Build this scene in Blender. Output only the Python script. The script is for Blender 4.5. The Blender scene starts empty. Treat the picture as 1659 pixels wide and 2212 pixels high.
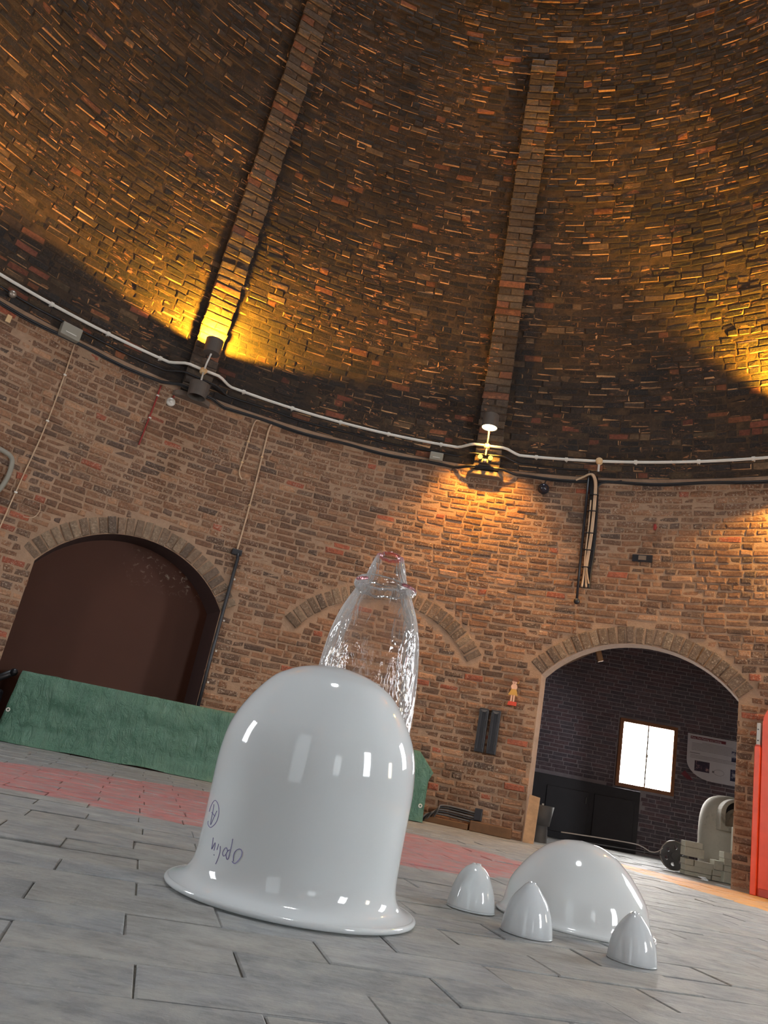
import bpy, bmesh, math, random
import numpy as np
from mathutils import Vector, Matrix
random.seed(7); rng = np.random.default_rng(11)
C = bpy.context.scene.collection
S = bpy.context.scene
rad = math.radians

# ------------------------------------------------------------------ camera
CAM_H = 0.32
ROLL, PITCH = rad(11.3), math.atan(544.0 / 1661.0)
fwd = np.array([0, math.cos(PITCH), math.sin(PITCH)])
up0 = np.array([0, -math.sin(PITCH), math.cos(PITCH)])
rt0 = np.array([1.0, 0, 0])
RT = rt0 * math.cos(ROLL) + up0 * math.sin(ROLL)
UP = up0 * math.cos(ROLL) - rt0 * math.sin(ROLL)
cam_d = bpy.data.cameras.new('camera')
cam = bpy.data.objects.new('camera', cam_d); C.objects.link(cam)
cam_d.sensor_fit = 'VERTICAL'; cam_d.sensor_height = 24.0
cam_d.lens = 24.0 * 1661.0 / 2212.0
cam_d.clip_start = 0.02; cam_d.clip_end = 100
M = Matrix.Identity(4)
for i in range(3):
    M[i][0], M[i][1], M[i][2] = RT[i], UP[i], -fwd[i]
M[2][3] = CAM_H
cam.matrix_world = M
S.camera = cam

# ------------------------------------------------------------------ light levels
WINDOW = 44.0          # daylight in the windows of the drum
OCULUS = 120.0         # daylight in the open top of the cone
EXPOSURE = 0.12
w = bpy.data.worlds.new('world'); S.world = w; w.use_nodes = True
w.node_tree.nodes['Background'].inputs[0].default_value = (0.75, 0.85, 1.0, 1)
w.node_tree.nodes['Background'].inputs[1].default_value = 0.3
S.view_settings.view_transform = 'Standard'
S.view_settings.look = 'None'
S.view_settings.exposure = EXPOSURE
S.view_settings.gamma = 1.0
S.view_settings.use_curve_mapping = False
S.cycles.diffuse_bounces = 8; S.cycles.max_bounces = 14; S.cycles.transmission_bounces = 12; S.cycles.transparent_max_bounces = 16

# ------------------------------------------------------------------ materials
def srgb(r, g, b):
    f = lambda c: (c / 255 / 12.92) if c / 255 <= 0.04045 else ((c / 255 + 0.055) / 1.055) ** 2.4
    return (f(r), f(g), f(b))

class NT:
    def __init__(s, name):
        s.m = bpy.data.materials.new(name); s.m.use_nodes = True
        s.t = s.m.node_tree; s.t.nodes.clear()
        s.out = s.t.nodes.new('ShaderNodeOutputMaterial')
    def n(s, kind, **kw):
        nd = s.t.nodes.new('ShaderNode' + kind)
        for k, v in kw.items():
            if k in nd.inputs: nd.inputs[k].default_value = v
            else: setattr(nd, k, v)
        return nd
    def l(s, a, b): s.t.links.new(a, b)
    def val(s, sock, v):
        if hasattr(v, 'links'): s.l(v, sock)
        else:
            sock.default_value = v
    def math(s, op, a, b=0.0, c=None, clamp=False):
        nd = s.n('Math', operation=op, use_clamp=clamp)
        s.val(nd.inputs[0], a); s.val(nd.inputs[1], b)
        if c is not None: s.val(nd.inputs[2], c)
        return nd.outputs[0]
    def mix(s, fac, a, b, mode='MIX'):
        nd = s.n('Mix', data_type='RGBA', blend_type=mode)
        s.val(nd.inputs[0], fac)
        for k, v in ((6, a), (7, b)):
            if isinstance(v, tuple): v = (*v[:3], 1)
            s.val(nd.inputs[k], v)
        return nd.outputs[2]
    def noise(s, scale, detail=4, rough=0.55, vec=None, dist=0.0):
        nd = s.n('TexNoise', Scale=scale, Detail=detail, Roughness=rough, Distortion=dist)
        s.l(vec if vec else s.pos(), nd.inputs['Vector'])
        return nd.outputs[0]
    def pos(s):
        if not hasattr(s, '_p'): s._p = s.n('NewGeometry').outputs['Position']
        return s._p
    def ramp(s, fac, stops):
        nd = s.n('ValToRGB'); cr = nd.color_ramp
        while len(cr.elements) < len(stops): cr.elements.new(0.5)
        for e, (p, c) in zip(cr.elements, stops):
            e.position = p; e.color = (*c, 1) if isinstance(c, tuple) else (c, c, c, 1)
        s.l(fac, nd.inputs[0]); return nd.outputs[0]
    def bump(s, h, strength=0.3, dist=0.01, normal=None):
        nd = s.n('Bump', Strength=strength, Distance=dist)
        s.l(h, nd.inputs['Height'])
        if normal: s.l(normal, nd.inputs['Normal'])
        return nd.outputs[0]
    def bsdf(s, color, rough=0.6, normal=None, **kw):
        b = s.n('BsdfPrincipled')
        if isinstance(color, tuple): color = (*color[:3], 1)
        s.val(b.inputs['Base Color'], color); s.val(b.inputs['Roughness'], rough)
        for k, v in kw.items(): s.val(b.inputs[k.replace('_', ' ')], v)
        if normal: s.l(normal, b.inputs['Normal'])
        return b.outputs[0]
    def end(s, sh): s.l(sh, s.out.inputs[0]); return s.m

def plain(name, col, rough=0.5, metal=0.0, var=0.15, scale=14, bump=0.0):
    t = NT(name)
    k = t.noise(scale, 3)
    c = t.mix(1.0, col, t.ramp(k, [(0.25, 1 - var), (0.75, 1 + var * 0.6)]), 'MULTIPLY')
    nrm = t.bump(t.noise(scale * 4, 3), bump, 0.004) if bump else None
    return t.end(t.bsdf(c, rough, nrm, Metallic=metal))

def emit(name, col, strength):
    t = NT(name); e = t.n('Emission', Strength=strength); e.inputs[0].default_value = (*col, 1)
    return t.end(e.outputs[0])

def brick_mat(name, bloom=0.0, bloom_col=(0.4, 0.34, 0.27), rough=0.85, soot=0.0):
    t = NT(name)
    at = t.n('Attribute', attribute_name='tint').outputs['Color']
    c = t.mix(1.0, at, t.ramp(t.noise(38, 5, 0.7), [(0.28, 0.55), (0.72, 1.35)]), 'MULTIPLY')
    if bloom:
        k = t.ramp(t.noise(75, 4, 0.7, dist=0.6), [(0.54, 0.0), (0.64, 1.0)])
        k2 = t.ramp(t.noise(2.6, 3), [(0.35, 0.1), (0.65, 1.0)])
        c = t.mix(t.math('MULTIPLY', t.math('MULTIPLY', k, k2), bloom), c, bloom_col)
    if soot:
        sq = t.n('Mapping'); sq.inputs['Scale'].default_value = (0.8, 0.8, 2.6); t.l(t.pos(), sq.inputs[0])
        fl = t.ramp(t.noise(15, 4, 0.62, vec=sq.outputs[0], dist=0.5), [(0.595, 0.0), (0.645, 1.0)])
        fl = t.math('MULTIPLY', fl, t.ramp(t.noise(1.6, 3), [(0.42, 0.0), (0.60, 1.0)]))
        c = t.mix(fl, c, (0.46, 0.19, 0.075))  # pale chips, brightened to paint in flecks of lamp light
        k = t.ramp(t.noise(0.9, 4, 0.6, dist=0.4), [(0.40, 0.0), (0.66, 1.0)])
        z = t.n('SeparateXYZ'); t.l(t.pos(), z.inputs[0])
        c = t.mix(t.math('MULTIPLY', k, soot), c, (0.012, 0.010, 0.010))
    b = t.bump(t.noise(95, 4, 0.65), 0.55, 0.006)
    b = t.bump(t.noise(22, 3, 0.6), 0.5, 0.012, b)
    return t.end(t.bsdf(c, rough, b))

MB_WALL = brick_mat('wall_brick', 0.9, (0.44, 0.35, 0.26))
MB_CONE = brick_mat('sooty_brick', 0.5, (0.20, 0.11, 0.05), 0.9, 0.75)
MB_PIL = brick_mat('pilaster_brick', 0.2, (0.2, 0.12, 0.06), 0.75, 0.35)
MB_ALC = brick_mat('dark_alcove_brick', 0.0, rough=0.7)

def mortar_mat(name, a, b, soot=0.0):
    t = NT(name)
    c = t.mix(t.ramp(t.noise(16, 5, 0.7), [(0.3, 0.0), (0.7, 1.0)]), a, b)
    if soot:
        k = t.ramp(t.noise(0.9, 4, 0.6, dist=0.4), [(0.34, 0.0), (0.62, 1.0)])
        c = t.mix(t.math('MULTIPLY', k, soot), c, (0.014, 0.011, 0.010))
    return t.end(t.bsdf(c, 0.9, t.bump(t.noise(70, 5, 0.7), 0.7, 0.008)))
M_MORT = mortar_mat('lime_mortar', (0.37, 0.235, 0.15), (0.27, 0.168, 0.105))
M_MORTC = mortar_mat('sooty_mortar', (0.12, 0.066, 0.03), (0.03, 0.02, 0.013), 0.7)
M_MORTA = mortar_mat('grey_mortar', (0.42, 0.375, 0.41), (0.33, 0.29, 0.32))

def floor_mat():
    t = NT('grey_pavers')
    at = t.n('Attribute', attribute_name='tint').outputs['Color']
    sv0 = t.n('Mapping'); sv0.inputs['Scale'].default_value = (0.45, 1.5, 1.0); sv0.inputs['Rotation'].default_value = (0, 0, rad(-13)); t.l(t.pos(), sv0.inputs[0])
    c = t.mix(1.0, at, t.ramp(t.noise(26, 7, 0.75, vec=sv0.outputs[0]), [(0.3, 0.62), (0.7, 1.30)]), 'MULTIPLY')
    c = t.mix(t.math('MULTIPLY', t.ramp(t.noise(9, 6, 0.72), [(0.44, 0.0), (0.62, 1.0)]), 0.6), c, (0.29, 0.285, 0.262))
    c = t.mix(t.math('MULTIPLY', t.ramp(t.noise(140, 4, 0.7), [(0.62, 0.0), (0.72, 1.0)]), 0.35), c, (0.45, 0.43, 0.38))
    x = t.n('SeparateXYZ'); t.l(t.pos(), x.inputs[0]); X, Y = x.outputs[0], x.outputs[1]
    # worn red paint: a half round patch on the floor
    ex = t.math('DIVIDE', t.math('ADD', X, 0.2), 1.7); ey = t.math('DIVIDE', t.math('SUBTRACT', Y, 3.1), 1.85)
    e2 = t.math('ADD', t.math('MULTIPLY', ex, ex), t.math('MULTIPLY', ey, ey))
    ragged = t.math('MULTIPLY', t.math('SUBTRACT', t.noise(20, 3), 0.5), 0.08)
    in1 = t.math('LESS_THAN', t.math('ADD', e2, ragged), 1.0)
    xp = t.math('MAXIMUM', X, 0.0)
    yb = t.math('ADD', t.math('MULTIPLY', t.math('MULTIPLY', xp, xp), 0.58), 3.04)
    in2 = t.math('GREATER_THAN', t.math('ADD', Y, ragged), yb)
    red = t.math('MULTIPLY', in1, in2)
    sv = t.n('Mapping'); sv.inputs['Scale'].default_value = (1.0, 2.6, 1.0); sv.inputs['Rotation'].default_value = (0, 0, rad(-13)); t.l(t.pos(), sv.inputs[0])
    wear = t.ramp(t.noise(9, 7, 0.78, vec=sv.outputs[0]), [(0.40, 0.04), (0.54, 0.96)])
    redc = t.mix(t.noise(9, 4), (0.30, 0.085, 0.085), (0.44, 0.165, 0.155))
    c = t.mix(t.math('MULTIPLY', red, wear), c, redc)
    # ochre edge stripe beside the right hand wall
    d = t.math('ADD', t.math('MULTIPLY', X, 0.965), t.math('MULTIPLY', Y, 0.262))
    dx = t.math('SUBTRACT', X, 0.127); dy = t.math('SUBTRACT', Y, 2.137)
    rr = t.math('SQRT', t.math('ADD', t.math('MULTIPLY', dx, dx), t.math('MULTIPLY', dy, dy)))
    och = t.math('MULTIPLY', t.math('GREATER_THAN', t.math('ADD', d, ragged), 3.425), t.math('LESS_THAN', t.math('ADD', rr, ragged), 4.30))
    och = t.math('MULTIPLY', och, t.math('GREATER_THAN', X, 1.95))
    c = t.mix(t.math('MULTIPLY', och, t.ramp(t.noise(10, 5, 0.7), [(0.3, 0.5), (0.6, 1.0)])), c, (0.50, 0.225, 0.04))
    b = t.bump(t.noise(70, 6, 0.7), 0.6, 0.005)
    b = t.bump(t.noise(11, 4, 0.6, vec=sv0.outputs[0]), 0.6, 0.012, b)
    return t.end(t.bsdf(c, t.ramp(t.noise(12, 4), [(0.3, 0.5), (0.7, 0.75)]), b))
M_FLOOR = floor_mat()
M_JOINT = mortar_mat('floor_joint', (0.17, 0.155, 0.125), (0.09, 0.083, 0.072))

def opal(name, col, trans, clear, rough=0.06):
    t = NT(name)
    d = t.n('BsdfDiffuse'); d.inputs[0].default_value = (*col, 1)
    tr = t.n('BsdfTranslucent'); tr.inputs[0].default_value = (*col, 1)
    m1 = t.n('MixShader'); m1.inputs[0].default_value = trans; t.l(d.outputs[0], m1.inputs[1]); t.l(tr.outputs[0], m1.inputs[2])
    last = m1.outputs[0]
    if clear:
        z = t.n('SeparateXYZ'); t.l(t.pos(), z.inputs[0])
        tp = t.n('BsdfTransparent'); m3 = t.n('MixShader')
        k = t.ramp(t.math('MULTIPLY', z.outputs[2], 10.0), [(0.02, min(1.0, clear * 1.7)), (0.16, clear * 1.2), (0.5, clear * 0.8)])
        t.l(k, m3.inputs[0]); t.l(last, m3.inputs[1]); t.l(tp.outputs[0], m3.inputs[2]); last = m3.outputs[0]
    g = t.n('BsdfGlossy'); g.inputs['Roughness'].default_value = rough
    nb = t.bump(t.noise(7, 2), 0.06, 0.01)
    t.l(nb, g.inputs['Normal'])
    fr = t.n('Fresnel', IOR=1.5); t.l(nb, fr.inputs['Normal'])
    m2 = t.n('MixShader'); t.l(fr.outputs[0], m2.inputs[0]); t.l(last, m2.inputs[1]); t.l(g.outputs[0], m2.inputs[2])
    return t.end(m2.outputs[0])
M_OPAL = opal('opal_glass', (0.935, 0.965, 0.975), 0.58, 0.0)
M_OPAL2 = opal('opal_glass_thin', (0.95, 0.965, 0.96), 0.55, 0.05)
M_OPALC = opal('opal_glass_blueish', (0.95, 0.98, 1.0), 0.55, 0.2)
M_OPALD = opal('opal_glass_clearer', (0.96, 0.985, 1.0), 0.55, 0.20)

def clear_glass(name, tint=(1, 1, 1), wav=1.0, refr=0.14):
    t = NT(name)
    mp = t.n('Mapping'); mp.inputs['Scale'].default_value = (1, 1, 0.32); t.l(t.pos(), mp.inputs[0])
    nb = t.bump(t.noise(20, 3, 0.5, vec=mp.outputs[0], dist=1.8), 0.7 * wav, 0.014)
    nb = t.bump(t.noise(9, 2, 0.5, vec=mp.outputs[0], dist=1.0), 0.4 * wav, 0.02, nb)
    tp = t.n('BsdfTransparent'); tp.inputs[0].default_value = (*[c * 0.96 for c in tint], 1)
    rf = t.n('BsdfGlass', Roughness=0.0, IOR=1.12); rf.inputs[0].default_value = (*tint, 1); t.l(nb, rf.inputs['Normal'])
    m0 = t.n('MixShader'); m0.inputs[0].default_value = refr; t.l(tp.outputs[0], m0.inputs[1]); t.l(rf.outputs[0], m0.inputs[2])
    g = t.n('BsdfGlossy', Roughness=0.03); t.l(nb, g.inputs['Normal'])
    fr = t.n('Fresnel', IOR=1.5); t.l(nb, fr.inputs['Normal'])
    m1 = t.n('MixShader'); t.l(fr.outputs[0], m1.inputs[0]); t.l(m0.outputs[0], m1.inputs[1]); t.l(g.outputs[0], m1.inputs[2])
    lw = t.n('LayerWeight', Blend=0.22); dd = t.n('BsdfTranslucent'); dd.inputs[0].default_value = (0.95 * tint[0], 0.95 * tint[1], 0.95 * tint[2], 1)
    m2 = t.n('MixShader'); t.l(t.math('MULTIPLY', lw.outputs['Facing'], 0.30), m2.inputs[0]); t.l(m1.outputs[0], m2.inputs[1]); t.l(dd.outputs[0], m2.inputs[2])  # paler towards the silhouette, painted in for refracted bright surroundings
    return t.end(m2.outputs[0])
M_CLEAR = clear_glass('clear_wavy_glass')
M_CLEARN = clear_glass('clear_neck_glass', (1, 1, 1), 1.2, 0.0)
M_PINK = clear_glass('pink_tinged_glass', (1.0, 0.62, 0.66), 1.3, 0.6)

def tarp_mat():
    t = NT('green_tarpaulin_plastic')
    mp = t.n('Mapping'); mp.inputs['Scale'].default_value = (1.6, 1.0, 0.7); t.l(t.pos(), mp.inputs[0])
    c = t.mix(t.noise(3.5, 5, 0.65), srgb(50, 94, 74), srgb(96, 130, 110))
    k = t.ramp(t.noise(13, 6, 0.75, vec=mp.outputs[0], dist=1.2), [(0.6, 0.0), (0.8, 1.0)])
    c = t.mix(t.math('MULTIPLY', k, 0.4), c, srgb(125, 150, 130))
    b = t.bump(t.noise(12, 5, 0.65, vec=mp.outputs[0], dist=1.0), 0.9, 0.035)
    b = t.bump(t.noise(42, 3, 0.6, vec=mp.outputs[0], dist=1.2), 0.5, 0.01, b)
    return t.end(t.bsdf(c, 0.28, b))
M_TARP = tarp_mat()

def board_mat():
    t = NT('brown_painted_board')
    c = t.mix(t.noise(2.2, 3), srgb(68, 36, 24), srgb(80, 46, 31))
    k = t.ramp(t.noise(26, 4, 0.7, dist=0.6), [(0.57, 0.0), (0.66, 1.0)])
    z = t.n('SeparateXYZ'); t.l(t.pos(), z.inputs[0])
    hi = t.math('MULTIPLY', t.ramp(t.math('DIVIDE', z.outputs[2], 2.0), [(0.66, 0.0), (0.76, 1.0)]), t.ramp(t.math('MULTIPLY', t.math('ADD', z.outputs[0], 2.4), 0.6), [(0.2, 0.0), (0.5, 1.0)]))
    c = t.mix(t.math('MULTIPLY', t.math('MULTIPLY', k, hi), 0.8), c, srgb(165, 150, 135))
    return t.end(t.bsdf(c, 0.6, t.bump(t.noise(5, 3), 0.1, 0.01), Specular_IOR_Level=0.25))
M_BOARD = board_mat()

M_WHITE = plain('white_pipe', srgb(205, 200, 190), 0.35, var=0.08)
M_BLACK = plain('black_cable', (0.012, 0.012, 0.014), 0.45)
M_BLACKM = plain('black_metal', (0.014, 0.014, 0.018), 0.4, bump=0.2)
M_GREY = plain('grey_plastic', srgb(135, 130, 118), 0.5, var=0.06)
M_LAMP = plain('grey_lamp_metal', srgb(92, 84, 78), 0.5, 0.25)
M_CREAM = plain('cream_cable', srgb(190, 160, 130), 0.6)
M_REDC = plain('red_cable', srgb(140, 45, 40), 0.5)
M_TAN = plain('tan_tag', srgb(205, 170, 125), 0.7)
M_WOOD = plain('pale_timber', srgb(178, 138, 100), 0.7, var=0.25, scale=20, bump=0.3)
M_TIMB = plain('grey_timber', srgb(120, 95, 75), 0.75, var=0.25, scale=18)
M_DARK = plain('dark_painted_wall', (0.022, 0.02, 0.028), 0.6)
M_FIRE = plain('pale_firebrick', srgb(208, 204, 184), 0.85, var=0.12, scale=25, bump=0.3)
M_IRON = plain('dark_iron', srgb(84, 82, 82), 0.7, 0.0)
M_RED = plain('orange_red_paint', (0.78, 0.07, 0.012), 0.4, var=0.1)
M_REDD = plain('dark_red_paint', (0.42, 0.035, 0.012), 0.45)
M_ORANGE = plain('orange_paint', (0.80, 0.19, 0.01), 0.4)
M_PANE = plain('dark_window_glass', (0.02, 0.02, 0.03), 0.08)
M_STEEL = plain('galvanised_steel', srgb(150, 140, 130), 0.4, 0.6)
M_PAPER = plain('white_paper', srgb(225, 225, 225), 0.8, var=0.05)
M_FRAME = plain('window_frame_paint', srgb(150, 95, 60), 0.5)
M_POST = plain('poster_card', srgb(205, 198, 205), 0.5, var=0.03)
M_PTXT = plain('poster_print_grey', srgb(120, 112, 120), 0.6)
M_PRED = plain('poster_print_red', srgb(120, 45, 60), 0.5)
M_PLIN = plain('brown_plinth', srgb(104, 72, 44), 0.8, var=0.35, scale=9, bump=0.4)
M_STONE = plain('grey_corbel_stone', srgb(105, 92, 82), 0.85, var=0.2, bump=0.4)
M_REV = plain('dark_reveal', srgb(62, 40, 36), 0.8)  # darker brown, on the reveal of the boarded arch only
M_INK = plain('violet_pen_ink', srgb(118, 112, 158), 0.6, var=0.05)
M_SKIN = plain('figure_pale', srgb(225, 175, 145), 0.6)
M_YEL = plain('figure_yellow', srgb(200, 150, 70), 0.6)
M_FRED = plain('figure_red', srgb(205, 70, 45), 0.6)
M_FHAT = plain('figure_brown', srgb(120, 70, 45), 0.6)
def pot_mat():
    t = NT('fired_clay_pot')
    c = t.mix(t.noise(4, 5, 0.65), srgb(205, 198, 182), srgb(160, 150, 130))
    k = t.ramp(t.noise(7, 5, 0.7, dist=0.8), [(0.55, 0.0), (0.7, 1.0)])
    c = t.mix(t.math('MULTIPLY', k, 0.6), c, srgb(105, 95, 82))
    return t.end(t.bsdf(c, 0.75, t.bump(t.noise(30, 4), 0.3, 0.006)))
M_POT = pot_mat()
def photo_mat(name, a, b, c3):
    t = NT(name)
    k = t.noise(16, 3, 0.6)
    return t.end(t.bsdf(t.ramp(k, [(0.35, a), (0.55, b), (0.68, c3)]), 0.4))
M_PHOTO = photo_mat('print_of_workers', srgb(35, 32, 60), srgb(70, 55, 75), srgb(190, 150, 150))
M_PHOTO2 = photo_mat('print_blue', srgb(28, 30, 62), srgb(50, 50, 85), srgb(200, 195, 205))
E_WIN = emit('daylight_pane', (0.90, 0.96, 1.0), WINDOW)
E_WINW = emit('warm_daylight_pane', (1.0, 0.86, 0.66), WINDOW * 0.5)
E_WIND = emit('dim_daylight_pane', (0.90, 0.96, 1.0), WINDOW * 0.12)
E_ALC = emit('alcove_daylight_pane', (1.0, 0.98, 0.95), 40.0)
E_DOOR = emit('frosted_door_daylight', (0.88, 0.95, 1.0), 2.4)
E_OC = emit('open_sky_at_top', (0.88, 0.95, 1.0), OCULUS)
E_LENS = emit('lamp_lens', (1.0, 0.88, 0.5), 9.0)
E_LENSO = emit('lamp_lens_amber', (1.0, 0.55, 0.06), 14.0)
E_BULB = emit('small_bulb', (1.0, 0.72, 0.18), 1.4)

# ------------------------------------------------------------------ mesh helpers
def mesh(name, V, F, mat, tint=None, smooth=False):
    me = bpy.data.meshes.new(name)
    V = np.asarray(V, float); me.from_pydata(V.tolist(), [], F.tolist() if hasattr(F, 'tolist') else F)
    if mat: me.materials.append(mat)
    if tint is not None:
        at = me.attributes.new('tint', 'FLOAT_COLOR', 'FACE')
        t4 = np.c_[np.asarray(tint), np.ones(len(me.polygons))].astype(np.float32)
        at.data.foreach_set('color', t4.ravel())
    if smooth: me.polygons.foreach_set('use_smooth', [True] * len(me.polygons))
    me.update(); return me

def link(name, me, parent=None, loc=None):
    o = bpy.data.objects.new(name, me); C.objects.link(o)
    if parent is not None: o.parent = parent
    if loc is not None: o.location = loc
    return o

def tag(o, label=None, cat=None, group=None, kind=None):
    if label: o['label'] = label
    if cat: o['category'] = cat
    if group: o['group'] = group
    if kind: o['kind'] = kind
    return o

def thing(name, label, cat, loc, group=None):
    o = link(name, None); o.location = loc; o.empty_display_size = 0.05
    return tag(o, label, cat, group)

def wloc(o):
    v = Vector((0, 0, 0))
    while o is not None: v = v + o.location; o = o.parent
    return v

class MB:
    """collects shapes in world coordinates, then builds ONE mesh object"""
    def __init__(s): s.V = []; s.F = []
    def add(s, V, F):
        k = len(s.V); s.V += [tuple(map(float, v)) for v in V]; s.F += [tuple(i + k for i in f) for f in F]; return s
    def box(s, c, dx, dy, dz, ax=(1, 0, 0), ay=(0, 1, 0), az=(0, 0, 1)):
        c, ax, ay, az = [np.array(q, float) for q in (c, ax, ay, az)]
        V = [c + ax * dx / 2 * i + ay * dy / 2 * j + az * dz / 2 * k for k in (-1, 1) for (i, j) in ((-1, -1), (1, -1), (1, 1), (-1, 1))]
        return s.add(V, [(3, 2, 1, 0), (4, 5, 6, 7), (0, 1, 5, 4), (1, 2, 6, 5), (2, 3, 7, 6), (3, 0, 4, 7)])
    def tube(s, P, r, n=8, cap=True):
        P = [np.array(p, float) for p in P]; m = len(P); rr = r if hasattr(r, '__len__') else [r] * m
        V = []; ref = None
        for i, p in enumerate(P):
            t = P[min(i + 1, m - 1)] - P[max(i - 1, 0)]; t /= np.linalg.norm(t) + 1e-12
            if ref is None: ref = np.array([0, 0, 1.0]) if abs(t[2]) < 0.9 else np.array([1.0, 0, 0])
            a = ref - t * (ref @ t); a /= np.linalg.norm(a) + 1e-12; ref = a; b = np.cross(t, a)
            V += [p + rr[i] * (math.cos(2 * math.pi * k / n) * a + math.sin(2 * math.pi * k / n) * b) for k in range(n)]
        F = [(i * n + k, i * n + (k + 1) % n, (i + 1) * n + (k + 1) % n, (i + 1) * n + k) for i in range(m - 1) for k in range(n)]
        if cap: F += [tuple(range(n))[::-1], tuple(range((m - 1) * n, m * n))]
        return s.add(V, F)
    def lathe(s, c, prof, n=48, ax=None, axes=None, fn=None):
        c = np.array(c, float)
        A, B, Z = axes if axes else (np.array([1.0, 0, 0]), np.array([0, 1.0, 0]), np.array([0, 0, 1.0]))
        V = []
        for j, (r, z) in enumerate(prof):
            for k in range(n):
                a = 2 * math.pi * k / n
                rr, zz = fn(a, r, z) if fn else (r, z)
                V.append(c + A * rr * math.cos(a) + B * rr * math.sin(a) + Z * zz)
        m = len(prof)
        F = [(j * n + k, j * n + (k + 1) % n, (j + 1) * n + (k + 1) % n, (j + 1) * n + k) for j in range(m - 1) for k in range(n)]
        return s.add(V, F)
    def disc(s, c, r, axes=None, n=32):
        A, B = (axes[0], axes[1]) if axes else (np.array([1.0, 0, 0]), np.array([0, 1.0, 0]))
        c = np.array(c, float)
        return s.add([c + r * (math.cos(2 * math.pi * k / n) * A + math.sin(2 * math.pi * k / n) * B) for k in range(n)], [tuple(range(n))])
    def prism(s, P2, o, ax, ay, an, depth):
        o, ax, ay, an = [np.array(q, float) for q in (o, ax, ay, an)]
        n = len(P2)
        V = [o + ax * x + ay * y for x, y in P2] + [o + ax * x + ay * y + an * depth for x, y in P2]
        return s.add(V, [tuple(range(n))[::-1], tuple(range(n, 2 * n))] + [(i, (i + 1) % n, n + (i + 1) % n, n + i) for i in range(n)])
    def build(s, name, mat, parent=None, base=None, smooth=False, bevel=0.0, solid=0.0, fix=True):
        off = np.array(wloc(parent)) if parent is not None else np.array(base if base is not None else (0, 0, 0), float)
        me = mesh(name, np.array(s.V) - off, s.F, mat, smooth=smooth)
        if fix:
            bm = bmesh.new(); bm.from_mesh(me); bmesh.ops.remove_doubles(bm, verts=bm.verts, dist=1e-6)
            bmesh.ops.recalc_face_normals(bm, faces=bm.faces); bm.to_mesh(me); bm.free()
        o = link(name, me, parent, None if parent is not None else tuple(off))
        if bevel:
            b = o.modifiers.new('bevel', 'BEVEL'); b.width = bevel; b.segments = 2; b.limit_method = 'ANGLE'
        return o

def smooth_path(P, k=8):
    P = [np.array(p, float) for p in P]; out = []
    for i in range(len(P) - 1):
        p0, p1, p2, p3 = P[max(i - 1, 0)], P[i], P[i + 1], P[min(i + 2, len(P) - 1)]
        for j in range(k):
            t = j / k
            out.append(0.5 * (2 * p1 + (p2 - p0) * t + (2 * p0 - 5 * p1 + 4 * p2 - p3) * t * t + (3 * p1 - p0 - 3 * p2 + p3) * t ** 3))
    out.append(P[-1]); return out

# ------------------------------------------------------------------ the drum and the cone: coordinates
CC = np.array([0.127, 2.137, 0.0]); RW = 4.35; ZC = 3.03; SLOPE = 0.25
def frame(th):
    a = rad(th); er = np.array([math.sin(a), math.cos(a), 0]); et = np.array([math.cos(a), -math.sin(a), 0])
    return er, et
def W(th, z, off=0.0):
    er, et = frame(th)
    r = RW if z <= ZC else RW - SLOPE * (z - ZC)
    p = CC + er * (r - off); p[2] = z; return p

def project(P):
    d = P - np.array([0, 0, CAM_H]); x = d @ RT; y = d @ UP; z = d @ fwd
    z = np.where(z > 0.05, z, 1e9)
    return 829.5 + x / z * 1661, 1106 - y / z * 1661, z
def visible(P, m=10):
    x, y, z = project(P)
    ok = (x > m) & (x < 1659 - m) & (y > m) & (y < 2212 - m) & (z < 50)
    return ok, x, y, np.linalg.norm(P - np.array([0, 0, CAM_H]), axis=1)

SG = np.array([(-1, -1), (1, -1), (1, 1), (-1, 1)], float)
FT = np.array([(0, 1, 5, 4), (1, 2, 6, 5), (2, 3, 7, 6), (3, 0, 4, 7), (4, 5, 9, 8), (5, 6, 10, 9), (6, 7, 11, 10), (7, 4, 8, 11), (8, 9, 10, 11)])
def brick_verts(c, ex, ey, en, L, H, P, ch=0.004, jit=0.0025, tilt=0.0):
    """c,ex,ey,en: (N,3); L,H,P: (N,) -> (N,12,3)"""
    N = len(c); out = np.zeros((N, 12, 3))
    J = rng.normal(0, jit, (N, 12, 2)); J[:, :4] = 0
    T = rng.normal(0, tilt, (N, 4)) if tilt else np.zeros((N, 4))
    for r, (ins, dep) in enumerate(((0, None), (0, 0), (1, 1))):
        for k in range(4):
            i = r * 4 + k
            hx = SG[k, 0] * (L / 2 - ins * ch * 1.3) + J[:, i, 0]; hy = SG[k, 1] * (H / 2 - ins * ch * 1.3) + J[:, i, 1]
            d = -0.012 * np.ones(N) if dep is None else P - (1 - dep) * ch + T[:, k]
            out[:, i] = c + ex * hx[:, None] + ey * hy[:, None] + en * d[:, None]
    return out

def build_bricks(parent, V, tint, mat, pick, name='brick', stuff='brickwork'):
    """bricks in pick become objects of their own, the rest one stuff mesh"""
    pick = set(int(i) for i in pick); rest = [i for i in range(len(V)) if i not in pick]
    off = np.array(wloc(parent))
    for i in sorted(pick):
        c = V[i].mean(0)
        me = mesh(name, V[i] - c, FT, mat, tint[i] if tint.ndim == 3 else np.repeat(tint[i][None], 9, 0))
        link(name, me, parent, tuple(c - off))
    if rest:
        A = V[rest].reshape(-1, 3) - off
        F = (FT[None] + (np.arange(len(rest)) * 12)[:, None, None]).reshape(-1, 4)
        o = link(stuff, mesh(stuff, A, F, mat, tint[rest].reshape(-1, 3) if tint.ndim == 3 else np.repeat(tint[rest], 9, 0)), parent)
        tag(o, kind='stuff')

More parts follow.
